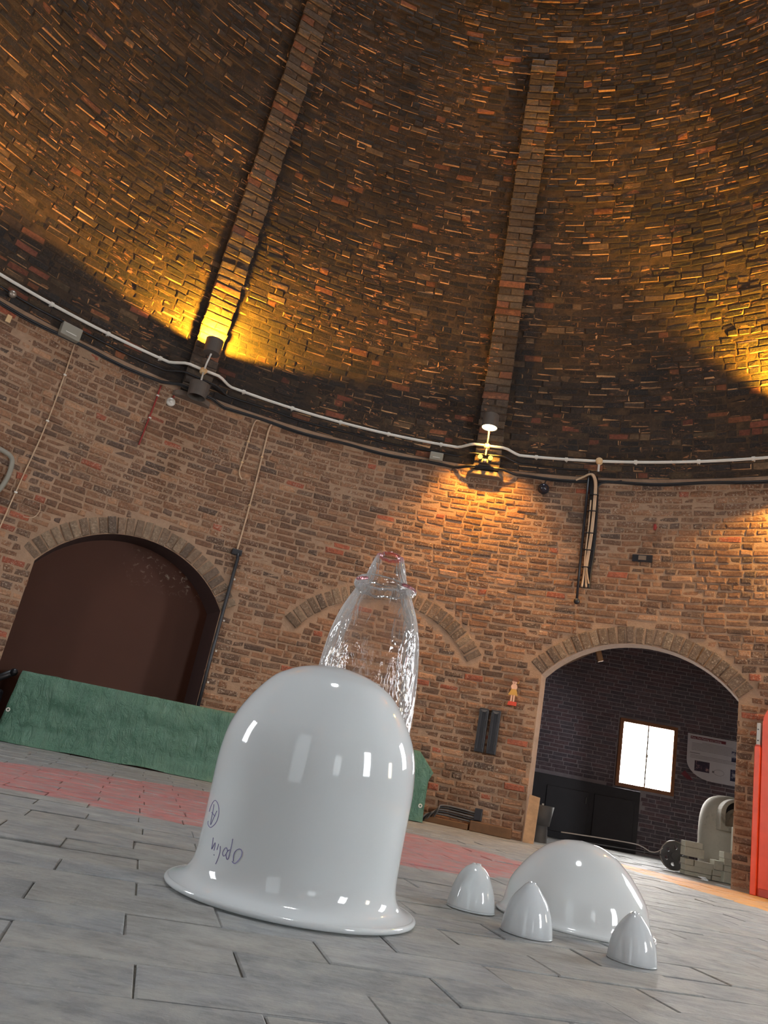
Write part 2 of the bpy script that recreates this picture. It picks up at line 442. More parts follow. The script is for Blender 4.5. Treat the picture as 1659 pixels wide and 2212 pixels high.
def course(total, l_long, l_short, p_short, gap, start=0.0):
    out = []; s = start
    while s < total:
        L = (l_short if random.random() < p_short else l_long) * random.uniform(0.94, 1.06)
        out.append((s + L / 2, L)); s += L + gap
    return out

# ------------------------------------------------------------------ openings in the drum
class Arch:
    def __init__(s, th, crown, half=9.62, spring=1.27):
        s.th, s.half, s.crown, s.spring = th, half, crown, spring
        s.w = rad(half) * RW; rise = crown - spring
        s.r = (s.w ** 2 + rise ** 2) / (2 * rise); s.zc = crown - s.r
    def top(s, th):
        x = rad(th - s.th) * RW
        return s.zc + math.sqrt(max(s.r ** 2 - x * x, 0))
    def inside(s, th, z, m=0.0):
        x = rad(th - s.th) * RW
        if abs(x) > s.w + m: return False
        return z < s.spring or math.hypot(x, z - s.zc) < s.r + m
    def ringhit(s, th, z, band):
        x = rad(th - s.th) * RW
        return math.atan2(abs(x), z - s.zc) < math.asin(min(1, s.w / s.r)) + 0.035 and s.r - 0.03 < math.hypot(x, z - s.zc) < s.r + band
A1 = Arch(-26.72, 1.675); A2 = Arch(28.22, 1.612); A3 = Arch(0.9, 1.66)
WINS = [(-87, 1.50, 0.62, 1.25, E_WIN), (126, 1.38, 0.62, 1.30, E_WIN), (161, 1.05, 0.55, 0.8, E_WIND), (92, 1.02, 0.42, 0.62, E_WINW), (62, 1.55, 0.7, 1.3, E_WIN), (-159, 1.38, 4.0, 2.6, E_DOOR)]  # last entry: dim panel added behind the camera to fill the bell's front
def in_window(th, z, m=0.06):
    for t, zc, w_, h_, _ in WINS:
        d = (th - t + 180) % 360 - 180
        if abs(rad(d) * RW) < w_ / 2 + m and abs(z - zc) < h_ / 2 + m: return True
    return False

# ------------------------------------------------------------------ drum wall
def drum():
    ths = list(np.arange(-180, 180.01, 1.5))
    for A in (A1, A2):
        ths += [A.th - A.half, A.th + A.half] + list(np.linspace(A.th - A.half, A.th + A.half, 25))
    ths = sorted(set(round(float(t), 4) for t in ths))
    V, F = [], []
    def zlow(t, side):
        for A in (A1, A2):
            if A.th - A.half - 1e-3 <= t <= A.th + A.half + 1e-3:
                tt = t + side * 1e-2
                if A.th - A.half < tt < A.th + A.half: return A.top(t)
        return 0.0
    for a, b in zip(ths[:-1], ths[1:]):
        k = len(V); er, _ = frame(a); er2, _ = frame(b)
        for e, z in ((er, zlow(a, 1)), (er2, zlow(b, -1)), (er2, ZC), (er, ZC)):
            p = CC + e * RW; V.append((p[0], p[1], z))
        F.append((k, k + 1, k + 2, k + 3))
    o = link('wall_back', mesh('wall_back', V, F, M_MORT))
    tag(o, 'round brown brick wall with arched alcoves behind the glass pieces', kind='structure')
    # bricks
    pal = np.array([(0.135, 0.082, 0.05), (0.11, 0.07, 0.046), (0.165, 0.105, 0.066), (0.09, 0.064, 0.047), (0.15, 0.10, 0.066), (0.23, 0.155, 0.10), (0.20, 0.07, 0.042), (0.075, 0.056, 0.045)])
    pr = np.array([.24, .2, .16, .12, .12, .06, .025, .075])
    H = 0.0455; GAP = 0.0105; c, ex, ey, L, P, tint = [], [], [], [], [], []
    n = int((ZC - 0.02) / (H + GAP))
    per = 2 * math.pi * RW
    for i in range(n):
        z = 0.01 + (i + 0.5) * (H + GAP)
        for s_, l_ in course(per - 0.06, 0.155, 0.076, 0.45, 0.0105, random.random() * 0.15):
            th = math.degrees(s_ / RW) - 180
            ends = [th + math.degrees(q * l_ / 2 / RW) for q in (-1, 0, 1)]
            if any(A.inside(t, zz, 0.004) for A in (A1, A2) for t in ends for zz in (z - H / 2, z + H / 2)):
                # cut the brick back to the jamb
                bad = False
                for A in (A1, A2):
                    lo, hi = A.th - A.half, A.th + A.half
                    if z < A.spring:
                        a0, a1 = ends[0], ends[2]
                        if a0 < lo < a1: a1 = lo - 0.02
                        elif a0 < hi < a1: a0 = hi + 0.02
                        elif lo <= a0 and a1 <= hi: bad = True
                        l2 = rad(a1 - a0) * RW
                        if l2 < 0.015: bad = True
                        if not bad: th, l_ = (a0 + a1) / 2, l2; ends = [a0, th, a1]
                    elif z < A.spring + H and any(A.inside(t, zz, 0.004) for t in ends for zz in (z - H / 2, z + H / 2)) and A.inside(th, z): bad = True
                if bad: continue
            if in_window(th, z): continue
            hit = lambda tt, ll: any(A.ringhit(tt + math.degrees(q * ll / 2 / RW), zz, 0.143) or A.inside(tt + math.degrees(q * ll / 2 / RW), zz, -0.004) for A in (A1, A2, A3) for q in (-1, 0, 1) for zz in (z - H / 2, z + H / 2)
                                if not (A is A3 and not A.ringhit(tt + math.degrees(q * ll / 2 / RW), zz, 0.143)))
            parts = [(th, l_)]
            if hit(th, l_):
                m = max(2, int(l_ / 0.016)); run = []; parts = []
                for q in range(m + 1):
                    tq = th + math.degrees((-(l_ / 2) + (q + 0.5) * l_ / m) / RW)
                    if q < m and not hit(tq, l_ / m): run.append(tq)
                    elif run:
                        ll = len(run) * l_ / m
                        if ll > 0.02: parts.append((sum(run) / len(run), ll - 0.004))
                        run = []
            t = pal[rng.choice(len(pal), p=pr)] * random.uniform(0.8, 1.2)
            for th_, ll in parts:
                er, et = frame(th_); c.append(W(th_, z)); ex.append(et); ey.append((0, 0, 1)); L.append(ll)
                P.append(random.gauss(0.006, 0.0028)); tint.append(t)
    c, ex, ey, L, P, tint = map(np.array, (c, ex, ey, L, P, tint)); tint = tint * np.array([1.36, 1.04, 0.85]); ey = ey.astype(float)
    en = np.cross(ex, ey)
    V = brick_verts(c, ex, ey, en, L, np.full(len(L), H) * rng.uniform(0.9, 1.04, len(L)), np.maximum(P, 0.001), 0.006, 0.0038, 0.0016)
    ok, x, y, d = visible(c)
    ok &= ~((x > 440) & (x < 905) & (y > 1440)) & ~((x < 560) & (y > 1440)) & (L > 0.10)
    idx = np.where(ok)[0]; idx = idx[np.argsort(d[idx] / L[idx])][:298]
    build_bricks(o, V, tint, MB_WALL, idx)
    return o
WALL = drum()

# ------------------------------------------------------------------ arches: reveals and voussoir rings
def arch_trim(name, A, depth, label, reveal=True, rings=1):
    V, F = [], []
    pts = [(A.th - A.half, 0.0), (A.th - A.half, A.spring)] + [(t, A.top(t)) for t in np.linspace(A.th - A.half, A.th + A.half, 23)[1:-1]] + [(A.th + A.half, A.spring), (A.th + A.half, 0.0)]
    d, _ = frame(A.th)
    if reveal:
        for t, z in pts:
            p = W(t, z); V += [p, p + d * depth]
        F = [(2 * i, 2 * i + 1, 2 * i + 3, 2 * i + 2) for i in range(len(pts) - 1)]
    else:                       # thin mortar strip under a bricked up arch ring
        for t in np.linspace(A.th - A.half, A.th + A.half, 23):
            x = rad(t - A.th) * RW; a = math.asin(max(-1, min(1, x / A.r)))
            for r_ in (A.r, A.r + 0.14):
                V.append(W(A.th + math.degrees(r_ * math.sin(a) / RW), A.zc + r_ * math.cos(a), 0.003))
        F = [(2 * i, 2 * i + 1, 2 * i + 3, 2 * i + 2) for i in range(22)]
    o = link(name, mesh(name, V, F, M_REV if name == 'trim_1' else M_MORT)); tag(o, label, kind='structure')
    amax = math.asin(min(1, A.w / A.r)); n = int(2 * amax * (A.r + 0.02) / 0.066)
    c, ex, ey, en, L, H, P, T = [], [], [], [], [], [], [], []
    for k in range(n):
        a = -amax + (k + 0.5) * 2 * amax / n
        r0 = A.r + 0.07; x = r0 * math.sin(a); z = A.zc + r0 * math.cos(a)
        er, et = frame(A.th + math.degrees(x / RW))
        u = et * math.cos(a) - np.array([0, 0, 1]) * math.sin(a); v = et * math.sin(a) + np.array([0, 0, 1]) * math.cos(a)
        c.append(W(A.th + math.degrees(x / RW), z)); ex.append(u); ey.append(v); en.append(-er)
        L.append(2 * amax * A.r / n - 0.008); H.append(0.132 * random.uniform(0.93, 1.03)); P.append(random.gauss(0.011, 0.003))
        T.append(np.array(random.choice([(0.165, 0.105, 0.066), (0.14, 0.09, 0.056), (0.20, 0.135, 0.085), (0.12, 0.08, 0.055)])) * random.uniform(0.85, 1.15))
    V = brick_verts(*map(np.array, (c, ex, ey, en, L, H, P)), 0.005, 0.003, 0.0015)
    build_bricks(o, V, np.array(T), MB_WALL, range(n))
    return o
arch_trim('trim_1', A1, 0.36, 'brick arch and reveal round the brown boarded alcove')
arch_trim('trim_2', A2, 0.15, 'brick arch and reveal round the dark alcove with the window')
arch_trim('trim_3', A3, 0.0, 'arch ring of a bricked-up alcove behind the clear vase', reveal=False)

# ------------------------------------------------------------------ cone (ceiling)
ZTOP = 17.0
def rc(z): return RW - SLOPE * (z - ZC)
def cone():
    n = 120; V, F = [], []
    zs = [ZC, 5, 7, 9, 11, 13, ZTOP]
    for z in zs:
        for k in range(n):
            a = 2 * math.pi * k / n; V.append((CC[0] + rc(z) * math.sin(a), CC[1] + rc(z) * math.cos(a), z))
    for j in range(len(zs) - 1):
        for k in range(n): F.append((j * n + k, j * n + (k + 1) % n, (j + 1) * n + (k + 1) % n, (j + 1) * n + k))
    o = link('ceiling', mesh('ceiling', V, F, M_MORTC))
    tag(o, 'tall sooty brick cone rising above the round wall, lit amber from below', kind='structure')
    pal = np.array([(0.032, 0.021, 0.015), (0.044, 0.027, 0.017), (0.023, 0.018, 0.016), (0.075, 0.048, 0.025), (0.20, 0.07, 0.03), (0.14, 0.085, 0.045)])
    pr = np.array([.33, .27, .27, .08, .025, .025])
    H, GAP = 0.0475, 0.0085
    c, ex, ey, en, L, P, T = [], [], [], [], [], [], []
    cs = 1 / math.hypot(1, SLOPE); z = ZC + 0.03
    while z < 8.6:
        per = 2 * math.pi * rc(z)
        for s_, l_ in course(per - 0.05, 0.160, 0.078, 0.4, 0.0095, random.random() * 0.15):
            th = math.degrees(s_ / rc(z)) - 180
            if (z > 7.4 and abs(th) > 75) or (z > 4.6 and abs(th) > 115): continue
            er, et = frame(th)
            up = (-er * SLOPE + np.array([0, 0, 1])) * cs
            c.append(W(th, z)); ex.append(et); ey.append(up); en.append(np.cross(et, up)); L.append(l_)
            P.append(random.gauss(0.005, 0.0022) + (0.009 if random.random() < 0.035 else 0))
            t = pal[rng.choice(len(pal), p=pr)]
            if z < 3.5 and random.random() < 0.07: t = np.array((0.20, 0.06, 0.032))
            T.append(t * random.uniform(0.75, 1.25))
        z += (H + GAP) * cs
    c, ex, ey, en, L, P, T = map(np.array, (c, ex, ey, en, L, P, T))
    V = brick_verts(c, ex, ey, en, L, H * rng.uniform(0.90, 1.06, len(L)), np.maximum(P, 0.0), 0.0045, 0.0034, 0.0018)
    ok, x, y, d = visible(c)
    for t0 in (-26.4, 9.25):
        ok &= ~(np.abs(np.degrees(np.arctan2(c[:, 0] - CC[0], c[:, 1] - CC[1])) - t0) < 2.2)
    idx = np.where(ok & (L > 0.10))[0]; idx = idx[np.argsort(d[idx] / L[idx])][:298]
    T9 = np.repeat(T[:, None], 9, 1)                 # edges and undersides tinted lighter, painted in for uplighter glints
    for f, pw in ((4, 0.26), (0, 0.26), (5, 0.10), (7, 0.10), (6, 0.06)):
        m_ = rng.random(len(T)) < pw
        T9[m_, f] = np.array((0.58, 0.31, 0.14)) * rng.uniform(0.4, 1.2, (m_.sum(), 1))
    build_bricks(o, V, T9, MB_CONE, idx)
cone()
MB().disc((CC[0], CC[1], ZTOP), rc(ZTOP) + 0.01, n=60).build('window_8', E_OC, base=(CC[0], CC[1], ZTOP))
tag(bpy.data.objects['window_8'], 'daylight in the open top of the cone', kind='structure')

# ------------------------------------------------------------------ pilasters up the cone
def pilaster(name, t0, t1, ztop, label, width=0.232, z0=3.0):
    o = link(name, None); tag(o, label, kind='structure')
    k = MB(); sec = []
    zs = np.linspace(z0, ztop, 24)
    cs = 1 / math.hypot(1, SLOPE)
    PR = 0.072
    def at(z):
        return t0 + (t1 - t0) * (z - z0) / (ztop - z0)
    for z in zs:
        er, et = frame(at(z)); up = (-er * SLOPE + np.array([0, 0, 1])) * cs; nn = np.cross(et, up); b = W(at(z), z)
        hw = width / 2 - 0.006
        sec.append([b - et * hw - nn * 0.02, b - et * hw + nn * PR, b + et * hw + nn * PR, b + et * hw - nn * 0.02])
    V = [p for s_ in sec for p in s_]; F = []
    for i in range(len(sec) - 1):
        for j in range(3): F.append((4 * i + j, 4 * i + j + 1, 4 * i + j + 5, 4 * i + j + 4))
    m = 4 * (len(sec) - 1); F += [(0, 1, 2, 3), (m, m + 3, m + 2, m + 1)]
    core = link('core', mesh('core', V, F, M_MORTC), o)
    c, ex, ey, en, L, P, T, D = [], [], [], [], [], [], [], []
    z = z0 + 0.03; i = 0
    while z < ztop - 0.02:
        th = at(z); er, et = frame(th); up = (-er * SLOPE + np.array([0, 0, 1])) * cs; nn = np.cross(et, up); b = W(th, z)
        segs = [(0.0, width)] if i % 2 == 0 else [(-width / 4, width / 2 - 0.006), (width / 4, width / 2 - 0.006)]
        for x, l_ in segs:
            c.append(b + et * (x + random.gauss(0, 0.002))); ex.append(et); ey.append(up); en.append(nn); L.append(l_); P.append(PR + random.gauss(0.008, 0.003))
            q = random.random()
            T.append(np.array((0.20, 0.075, 0.035) if q < 0.06 else (0.10, 0.068, 0.042) if q < 0.6 else (0.07, 0.046, 0.03)) * random.uniform(0.8, 1.25))
        z += 0.065 * cs; i += 1
    A = brick_verts(*map(np.array, (c, ex, ey, en, L)), np.full(len(L), 0.056), np.array(P), 0.005, 0.003, 0.002)
    # the brick backs reach a little into the core
    A[:, :4] += np.array(en)[:, None] * (PR - 0.01)
    build_bricks(o, A, np.array(T), MB_PIL, range(min(len(A), 298)))
    # corbel stone under the foot
    er, et = frame(t0); b = W(t0, z0 - 0.035)
    out = [(-0.165, 0), (-0.15, 0.05), (-0.1, 0.092), (0.1, 0.092), (0.15, 0.05), (0.165, 0)]
    MB().prism(out, b, et, -er, np.array([0, 0, -1.0]), 0.045).build('corbel', M_STONE, o, bevel=0.008)
    return o
pilaster('trim_4', -26.3, -27.75, 7.6, 'brick pilaster up the cone above the amber uplighter')
pilaster('trim_5', 9.28, 8.95, 6.78, 'brick pilaster up the cone above the two small bulbs')
pilaster('trim_6', 44.6, 44.6, 6.9, 'brick pilaster up the cone beyond the right edge of the picture')

# ------------------------------------------------------------------ floor
PU = np.array([math.cos(rad(13.2)), math.sin(rad(13.2)), 0]); PV = np.array([-math.sin(rad(13.2)), math.cos(rad(13.2)), 0])
def floor():
    k = MB().disc((CC[0], CC[1], -0.006), RW + 1.2, n=96)
    al = [(0.8, 6.3), (3.6, 4.6), (5.2, 7.2), (2.4, 9.2), (0.4, 8.9)]
    k.add([(x, y, -0.012) for x, y in al], [tuple(range(len(al)))])
    o = k.build('floor', M_JOINT, fix=False); tag(o, 'floor of worn grey brick pavers with a faded red painted patch', kind='structure')
    PL, PW = 0.343, 0.148; c, L, H, T, P = [], [], [], [], []
    for i in range(-42, 56):
        v = 1.262 + (i + 0.5) * PW
        off = 0.228 if i % 2 == 0 else 0.061
        for j in range(-22, 24):
            u = off + (j + 0.5) * PL + 0.012 * math.sin(i * 5.1)
            p = PU * u + PV * v
            d = np.hypot(p[0] - CC[0], p[1] - CC[1])
            if d > RW - 0.02:
                q = p - CC; th = math.degrees(math.atan2(q[0], q[1]))
                if not (A2.th - 24 < th < A2.th + 24 and d < 7.6): continue
            c.append(p); L.append(PL - random.uniform(0.002, 0.0045)); H.append(PW - random.uniform(0.0012, 0.0028)); P.append(random.gauss(0, 0.0011) - 0.001)
            base = np.array(random.choice([(0.24, 0.243, 0.243), (0.225, 0.23, 0.235), (0.25, 0.25, 0.245), (0.215, 0.22, 0.225), (0.24, 0.236, 0.226)]))
            T.append(base * random.uniform(0.76, 0.92))
    c, L, H, T, P = map(np.array, (c, L, H, T, P)); N = len(c)
    ex = np.repeat(PU[None], N, 0); ey = np.repeat(PV[None], N, 0); en = np.repeat(np.array([[0, 0, 1.0]]), N, 0)
    V = brick_verts(c, ex, ey, en, L, H, P, 0.002, 0.001, 0.0006)
    # which ones show largest
    X, Y, Z = project(V[:, 8:].reshape(-1, 3)); X = X.reshape(N, 4); Y = Y.reshape(N, 4)
    ar = 0.5 * np.abs((X[:, 2] - X[:, 0]) * (Y[:, 3] - Y[:, 1]) - (X[:, 3] - X[:, 1]) * (Y[:, 2] - Y[:, 0]))
    ok, x, y, d = visible(c, -150); ar[~ok] = 0
    idx = np.argsort(-ar)[:298]
    build_bricks(o, V, T, M_FLOOR, idx, 'paver', 'paving')
floor()

# ------------------------------------------------------------------ windows of the drum that the glass reflects, plus an added fill panel
for i, (th, zc, w_, h_, em) in enumerate(WINS):
    o = link('window_%d' % (i + 2), None); er, et = frame(th); b = W(th, zc, 0.0); b = b - er * 0.0
    o.location = tuple(b); tag(o, 'bright window or added fill panel in the round wall beyond the frame', kind='structure')
    k = MB(); Z = np.array([0, 0, 1.0]); c0 = b - er * (0.03 + (w_ / 2) ** 2 / (2 * RW) * 0)
    MB().box(c0 + er * 0.0, w_, 0.006, h_, et, er, Z).build('pane', em, o)
    for sx in (-1, 1): k.box(c0 + et * sx * (w_ / 2 + 0.02), 0.05, 0.07, h_ + 0.09, et, er, Z)
    for sz in (-1, 1): k.box(c0 + Z * sz * (h_ / 2 + 0.02), w_, 0.07, 0.05, et, er, Z)
    k.box(c0 - er * 0.012, 0.03, 0.02, h_, et, er, Z)
    k.build('frame', M_FRAME, o)

# ------------------------------------------------------------------ alcove room behind the right arch
AZ = rad(8.0); AN = np.array([math.sin(AZ), math.cos(AZ), 0]); AU = np.array([math.cos(AZ), -math.sin(AZ), 0]); UZ = np.array([0, 0, 1.0])
def AP(u, n, z): return AU * u + AN * n + UZ * z
BACK = 8.40
def alcove():
    k = MB()
    k.add([AP(0.1, BACK + 0.002, 0), AP(3.7, BACK + 0.002, 0), AP(3.7, BACK + 0.002, 2.6), AP(0.1, BACK + 0.002, 2.6)], [(0, 1, 2, 3)])
    o = k.build('wall_alcove', M_MORTA, fix=False); tag(o, 'dark brick back wall of the alcove with the window', kind='structure')
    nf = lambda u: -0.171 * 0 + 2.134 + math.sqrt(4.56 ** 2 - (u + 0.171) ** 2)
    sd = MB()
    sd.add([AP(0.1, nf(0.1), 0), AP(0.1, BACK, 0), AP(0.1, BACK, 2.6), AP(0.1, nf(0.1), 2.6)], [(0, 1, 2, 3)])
    tag(MB().add([AP(3.3, nf(3.3), 0), AP(3.3, BACK, 0), AP(3.3, BACK, 2.6), AP(3.3, nf(3.3), 2.6)], [(0, 1, 2, 3)]).build('wall_alcove_right', M_GREY, fix=False), 'lighter right side wall of the alcove, out of sight', kind='structure')  # unseen wall, made lighter to bounce light onto the back wall
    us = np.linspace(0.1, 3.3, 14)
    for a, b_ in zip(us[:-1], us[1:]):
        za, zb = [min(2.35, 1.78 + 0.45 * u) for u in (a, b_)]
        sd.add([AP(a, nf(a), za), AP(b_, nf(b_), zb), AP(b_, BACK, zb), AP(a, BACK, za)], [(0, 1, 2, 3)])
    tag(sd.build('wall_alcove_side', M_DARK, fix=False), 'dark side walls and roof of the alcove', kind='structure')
    c, L, T = [], [], []
    H, GAP = 0.0325, 0.0075; i = 0; z = 0.02 + H / 2
    while z < 2.3:
        u = 0.12 - (0.073 if i % 2 else 0) - 0.03 * (i % 3)
        while u < 3.6:
            l_ = 0.138 if random.random() > 0.12 else 0.064
            cu = u + l_ / 2
            if 0.75 < cu < 3.05 and not (1.60 < cu < 2.34 and 0.56 < z < 1.30) and not (cu < 1.93 and z < 0.60):
                c.append(AP(cu, BACK, z)); L.append(l_); T.append(np.array(random.choice([(0.15, 0.112, 0.135), (0.17, 0.11, 0.13), (0.13, 0.108, 0.135)])) * random.uniform(0.85, 1.15))
            elif 1.60 < cu < 2.34 and 0.56 < z < 1.30:      # cut bricks beside the window
                for a, b_ in ((u, min(u + l_, 1.655)), (max(u, 2.255), u + l_)):
                    if b_ - a > 0.03: c.append(AP((a + b_) / 2, BACK, z)); L.append(b_ - a); T.append(np.array((0.15, 0.11, 0.13)))
            u += l_ + 0.008
        z += H + GAP; i += 1
    c, L, T = map(np.array, (c, L, T)); N = len(c)
    V = brick_verts(c, np.repeat(AU[None], N, 0), np.repeat(UZ[None], N, 0), np.repeat(-AN[None], N, 0), L, np.full(N, H), rng.normal(0.0025, 0.0004, N), 0.002, 0.001, 0.0005)
    ok, x, y, d = visible(c); sel = np.where(ok & (x > 1120) & (x < 1610) & (y > 1380))[0][:298]
    build_bricks(o, V, T, MB_ALC, sel)
    # window
    wn = link('window_1', None); b = AP(1.955, BACK - 0.02, 0.935); wn.location = tuple(b); tag(wn, 'small bright two-light window in the dark alcove wall', kind='structure')
    MB().box(b + AN * 0.012, 0.50, 0.006, 0.60, AU, AN, UZ).build('pane', E_ALC, wn)
    f = MB()
    for sx in (-1, 1): f.box(b + AU * sx * 0.268, 0.036, 0.05, 0.672, AU, AN, UZ)
    for sz in (-1, 1): f.box(b + UZ * sz * 0.318, 0.50, 0.05, 0.036, AU, AN, UZ)
    f.build('frame', M_FRAME, wn)
    g = MB().box(b - AN * 0.004, 0.014, 0.02, 0.60, AU, AN, UZ).box(b - AN * 0.012 + UZ * 0.0, 0.022, 0.02, 0.03, AU, AN, UZ); g.build('mullion', M_STEEL, wn)
alcove()

def solo(name, mb, mat, label, cat, base, group=None, **kw):
    o = mb.build(name, mat, base=base, **kw); return tag(o, label, cat, group)

# black boarded cupboard low on the back wall
t = thing('cupboard', 'black cupboard low against the alcove back wall left of the window', 'cupboard', tuple(AP(1.1, BACK - 0.06, 0)))
MB().box(AP(1.10, BACK - 0.05, 0.29), 1.62, 0.08, 0.58, AU, AN, UZ).build('body', M_DARK, t, bevel=0.004)
for a, b_ in ((1.0, 1.42), (1.47, 1.86)):
    MB().box(AP((a + b_) / 2, BACK - 0.098, 0.27), b_ - a, 0.016, 0.42, AU, AN, UZ).build('door', M_DARK, t, bevel=0.004)
MB().box(AP(1.39, BACK - 0.112, 0.40), 0.012, 0.014, 0.06, AU, AN, UZ).build('handle', M_IRON, t)
# timber beam across the top left of the arch opening
t = thing('roof_beam', 'pale roof timbers seen at the top left of the alcove arch', 'beam', tuple(AP(1.1, 7.3, 1.5)))
MB().tube([AP(0.60, 7.3, 1.335), AP(0.95, 7.3, 1.565), AP(1.22, 7.3, 1.742)], 0.014, 4).build('rafter', M_TIMB, t)
MB().box(AP(1.195, 7.25, 1.69), 0.045, 0.05, 0.17, AU * 0.94 + UZ * 0.33, AN, UZ * 0.94 - AU * 0.33).build('strut', M_WOOD, t)

# ------------------------------------------------------------------ poster
def poster():
    n0 = BACK - 0.035
    t = thing('poster', 'grey information poster with a rounded corner right of the alcove window', 'poster', tuple(AP(2.65, n0, 0.8)))
    P2 = [(2.342, 1.240), (3.0, 1.240), (3.0, 0.805), (2.64, 0.805)]
    for k in range(0, 9):
        a = math.pi / 2 * k / 8; P2.append((2.60 - 0.255 * math.sin(a), 0.985 - 0.18 * math.cos(a)))
    P2 = P2[::-1]
    MB().prism(P2, AN * n0, AU, UZ, -AN, 0.008).build('card', M_POST, t)
    q = [(2.335, 0.87), (2.42, 0.79), (2.36, 0.79), (2.30, 0.83)]
    MB().prism(q, AN * (n0 + 0.004), AU, UZ, -AN, 0.004).build('red_corner', M_PRED, t)
    f = n0 - 0.0095
    MB().box(AP(2.542, f, 1.205), 0.345, 0.002, 0.028, AU, AN, UZ).build('title_band', M_PRED, t)
    cu = bpy.data.curves.new('title', 'FONT'); cu.body = 'Pots, Pot-Making and Setting'; cu.size = 0.0255; cu.align_x = 'LEFT'; cu.extrude = 0.0004
    ob = bpy.data.objects.new('title', cu); C.objects.link(ob)
    mw = Matrix.Identity(4)
    for i in range(3): mw[i][0], mw[i][1], mw[i][2] = AU[i], UZ[i], -AN[i]
    me = bpy.data.meshes.new_from_object(ob.evaluated_get(bpy.context.evaluated_depsgraph_get())); bpy.data.objects.remove(ob)
    me.materials.append(M_POST)
    p = AP(2.375, f - 0.002, 1.1965)
    me.transform(mw); o = link('title', me, t, tuple(np.array(p) - np.array(t.location)))
    tx = MB()
    for i in range(7): tx.box(AP(2.375 + 0.26, f, 1.165 - i * 0.013), 0.50 if i else 0.30, 0.001, 0.003, AU, AN, UZ)
    tx.box(AP(2.42, f, 1.055), 0.10, 0.001, 0.006, AU, AN, UZ)
    for i in range(3): tx.box(AP(2.375 + 0.22, f, 1.035 - i * 0.013), 0.44, 0.001, 0.003, AU, AN, UZ)
    tx.build('text_lines', M_PTXT, t)
    MB().box(AP(2.495, f, 0.935), 0.145, 0.002, 0.10, AU, AN, UZ).build('picture', M_PHOTO, t)
    MB().box(AP(2.835, f, 1.085), 0.12, 0.002, 0.10, AU, AN, UZ).build('picture', M_PHOTO2, t)
    MB().box(AP(2.84, f, 0.905), 0.14, 0.002, 0.11, AU, AN, UZ).build('picture', M_PHOTO2, t)
    dr = MB(); E_ = [AP(2.66 + 0.05 * math.cos(a), f, 0.905 + 0.028 * math.sin(a)) for a in np.linspace(0, 2 * math.pi, 24)]
    dr.tube(E_, 0.0012, 4).box(AP(2.605, f, 0.905), 0.02, 0.001, 0.018, AU, AN, UZ); dr.build('drawing', M_PTXT, t)
poster()

# ------------------------------------------------------------------ things standing in the alcove
def wheel():
    n0 = 6.72; ctr = AP(1.835, n0, 0.110)
    t = thing('flywheel', 'dark iron wheel with six round holes leaning on edge beside the pale bricks', 'wheel', tuple(AP(1.835, n0, 0.0)))
    cu = bpy.data.curves.new('w', 'CURVE'); cu.dimensions = '2D'; cu.fill_mode = 'BOTH'; cu.extrude = 0.008; cu.bevel_depth = 0.002
    def circ(cx, cy, r):
        s_ = cu.splines.new('POLY'); s_.points.add(31)
        for k in range(32): s_.points[k].co = (cx + r * math.cos(k * math.pi / 16), cy + r * math.sin(k * math.pi / 16), 0, 1)
        s_.use_cyclic_u = True
    circ(0, 0, 0.100)
    for k in range(6): circ(0.062 * math.cos(k * math.pi / 3 + 0.4), 0.062 * math.sin(k * math.pi / 3 + 0.4), 0.0165)
    ob = bpy.data.objects.new('w', cu); C.objects.link(ob)
    me = bpy.data.meshes.new_from_object(ob.evaluated_get(bpy.context.evaluated_depsgraph_get())); bpy.data.objects.remove(ob)
    mw = Matrix.Identity(4)
    for i in range(3): mw[i][0], mw[i][1], mw[i][2] = AU[i], UZ[i], -AN[i]
    me.transform(mw); me.materials.clear(); me.materials.append(M_IRON)
    link('web', me, t, tuple(ctr - np.array(t.location)))
    MB().tube([ctr + 0.104 * (AU * math.cos(a) + UZ * math.sin(a)) for a in np.linspace(0, 2 * math.pi, 41)], 0.006, 8).build('rim', M_STEEL, t, smooth=True)
    MB().tube([ctr - AN * 0.03, ctr + AN * 0.02], 0.028, 20).build('hub', M_IRON, t, smooth=False)
wheel()
solo('iron_rod', MB().tube(smooth_path([AP(0.95, 6.66, 0.115), AP(1.25, 6.66, 0.13), AP(1.50, 6.66, 0.138), AP(1.58, 6.66, 0.128), AP(1.64, 6.66, 0.105), AP(1.69, 6.66, 0.115), AP(1.73, 6.66, 0.150)]), 0.005, 6), M_STEEL, 'thin bent grey rod lying level beside the iron wheel', 'rod', tuple(AP(1.3, 6.66, 0.1)))
solo('iron_bar', MB().tube([AP(1.15, 6.70, 0.075), AP(1.74, 6.70, 0.098)], 0.004, 6), M_IRON, 'thin dark bar just under the bent grey rod', 'rod', tuple(AP(1.4, 6.7, 0.08)))
solo('iron_tongs', MB().tube([AP(1.885, 6.9, 0.20), AP(1.874, 6.9, 0.36), AP(1.925, 6.9, 0.19)], 0.0045, 6).tube([AP(1.885, 6.9, 0.20), AP(1.89, 6.9, 0.0)], 0.0045, 6).tube([AP(1.925, 6.9, 0.19), AP(1.96, 6.9, 0.0)], 0.0045, 6), M_IRON, 'thin upside-down V of iron rod standing above the wheel', 'rod', tuple(AP(1.9, 6.9, 0)))

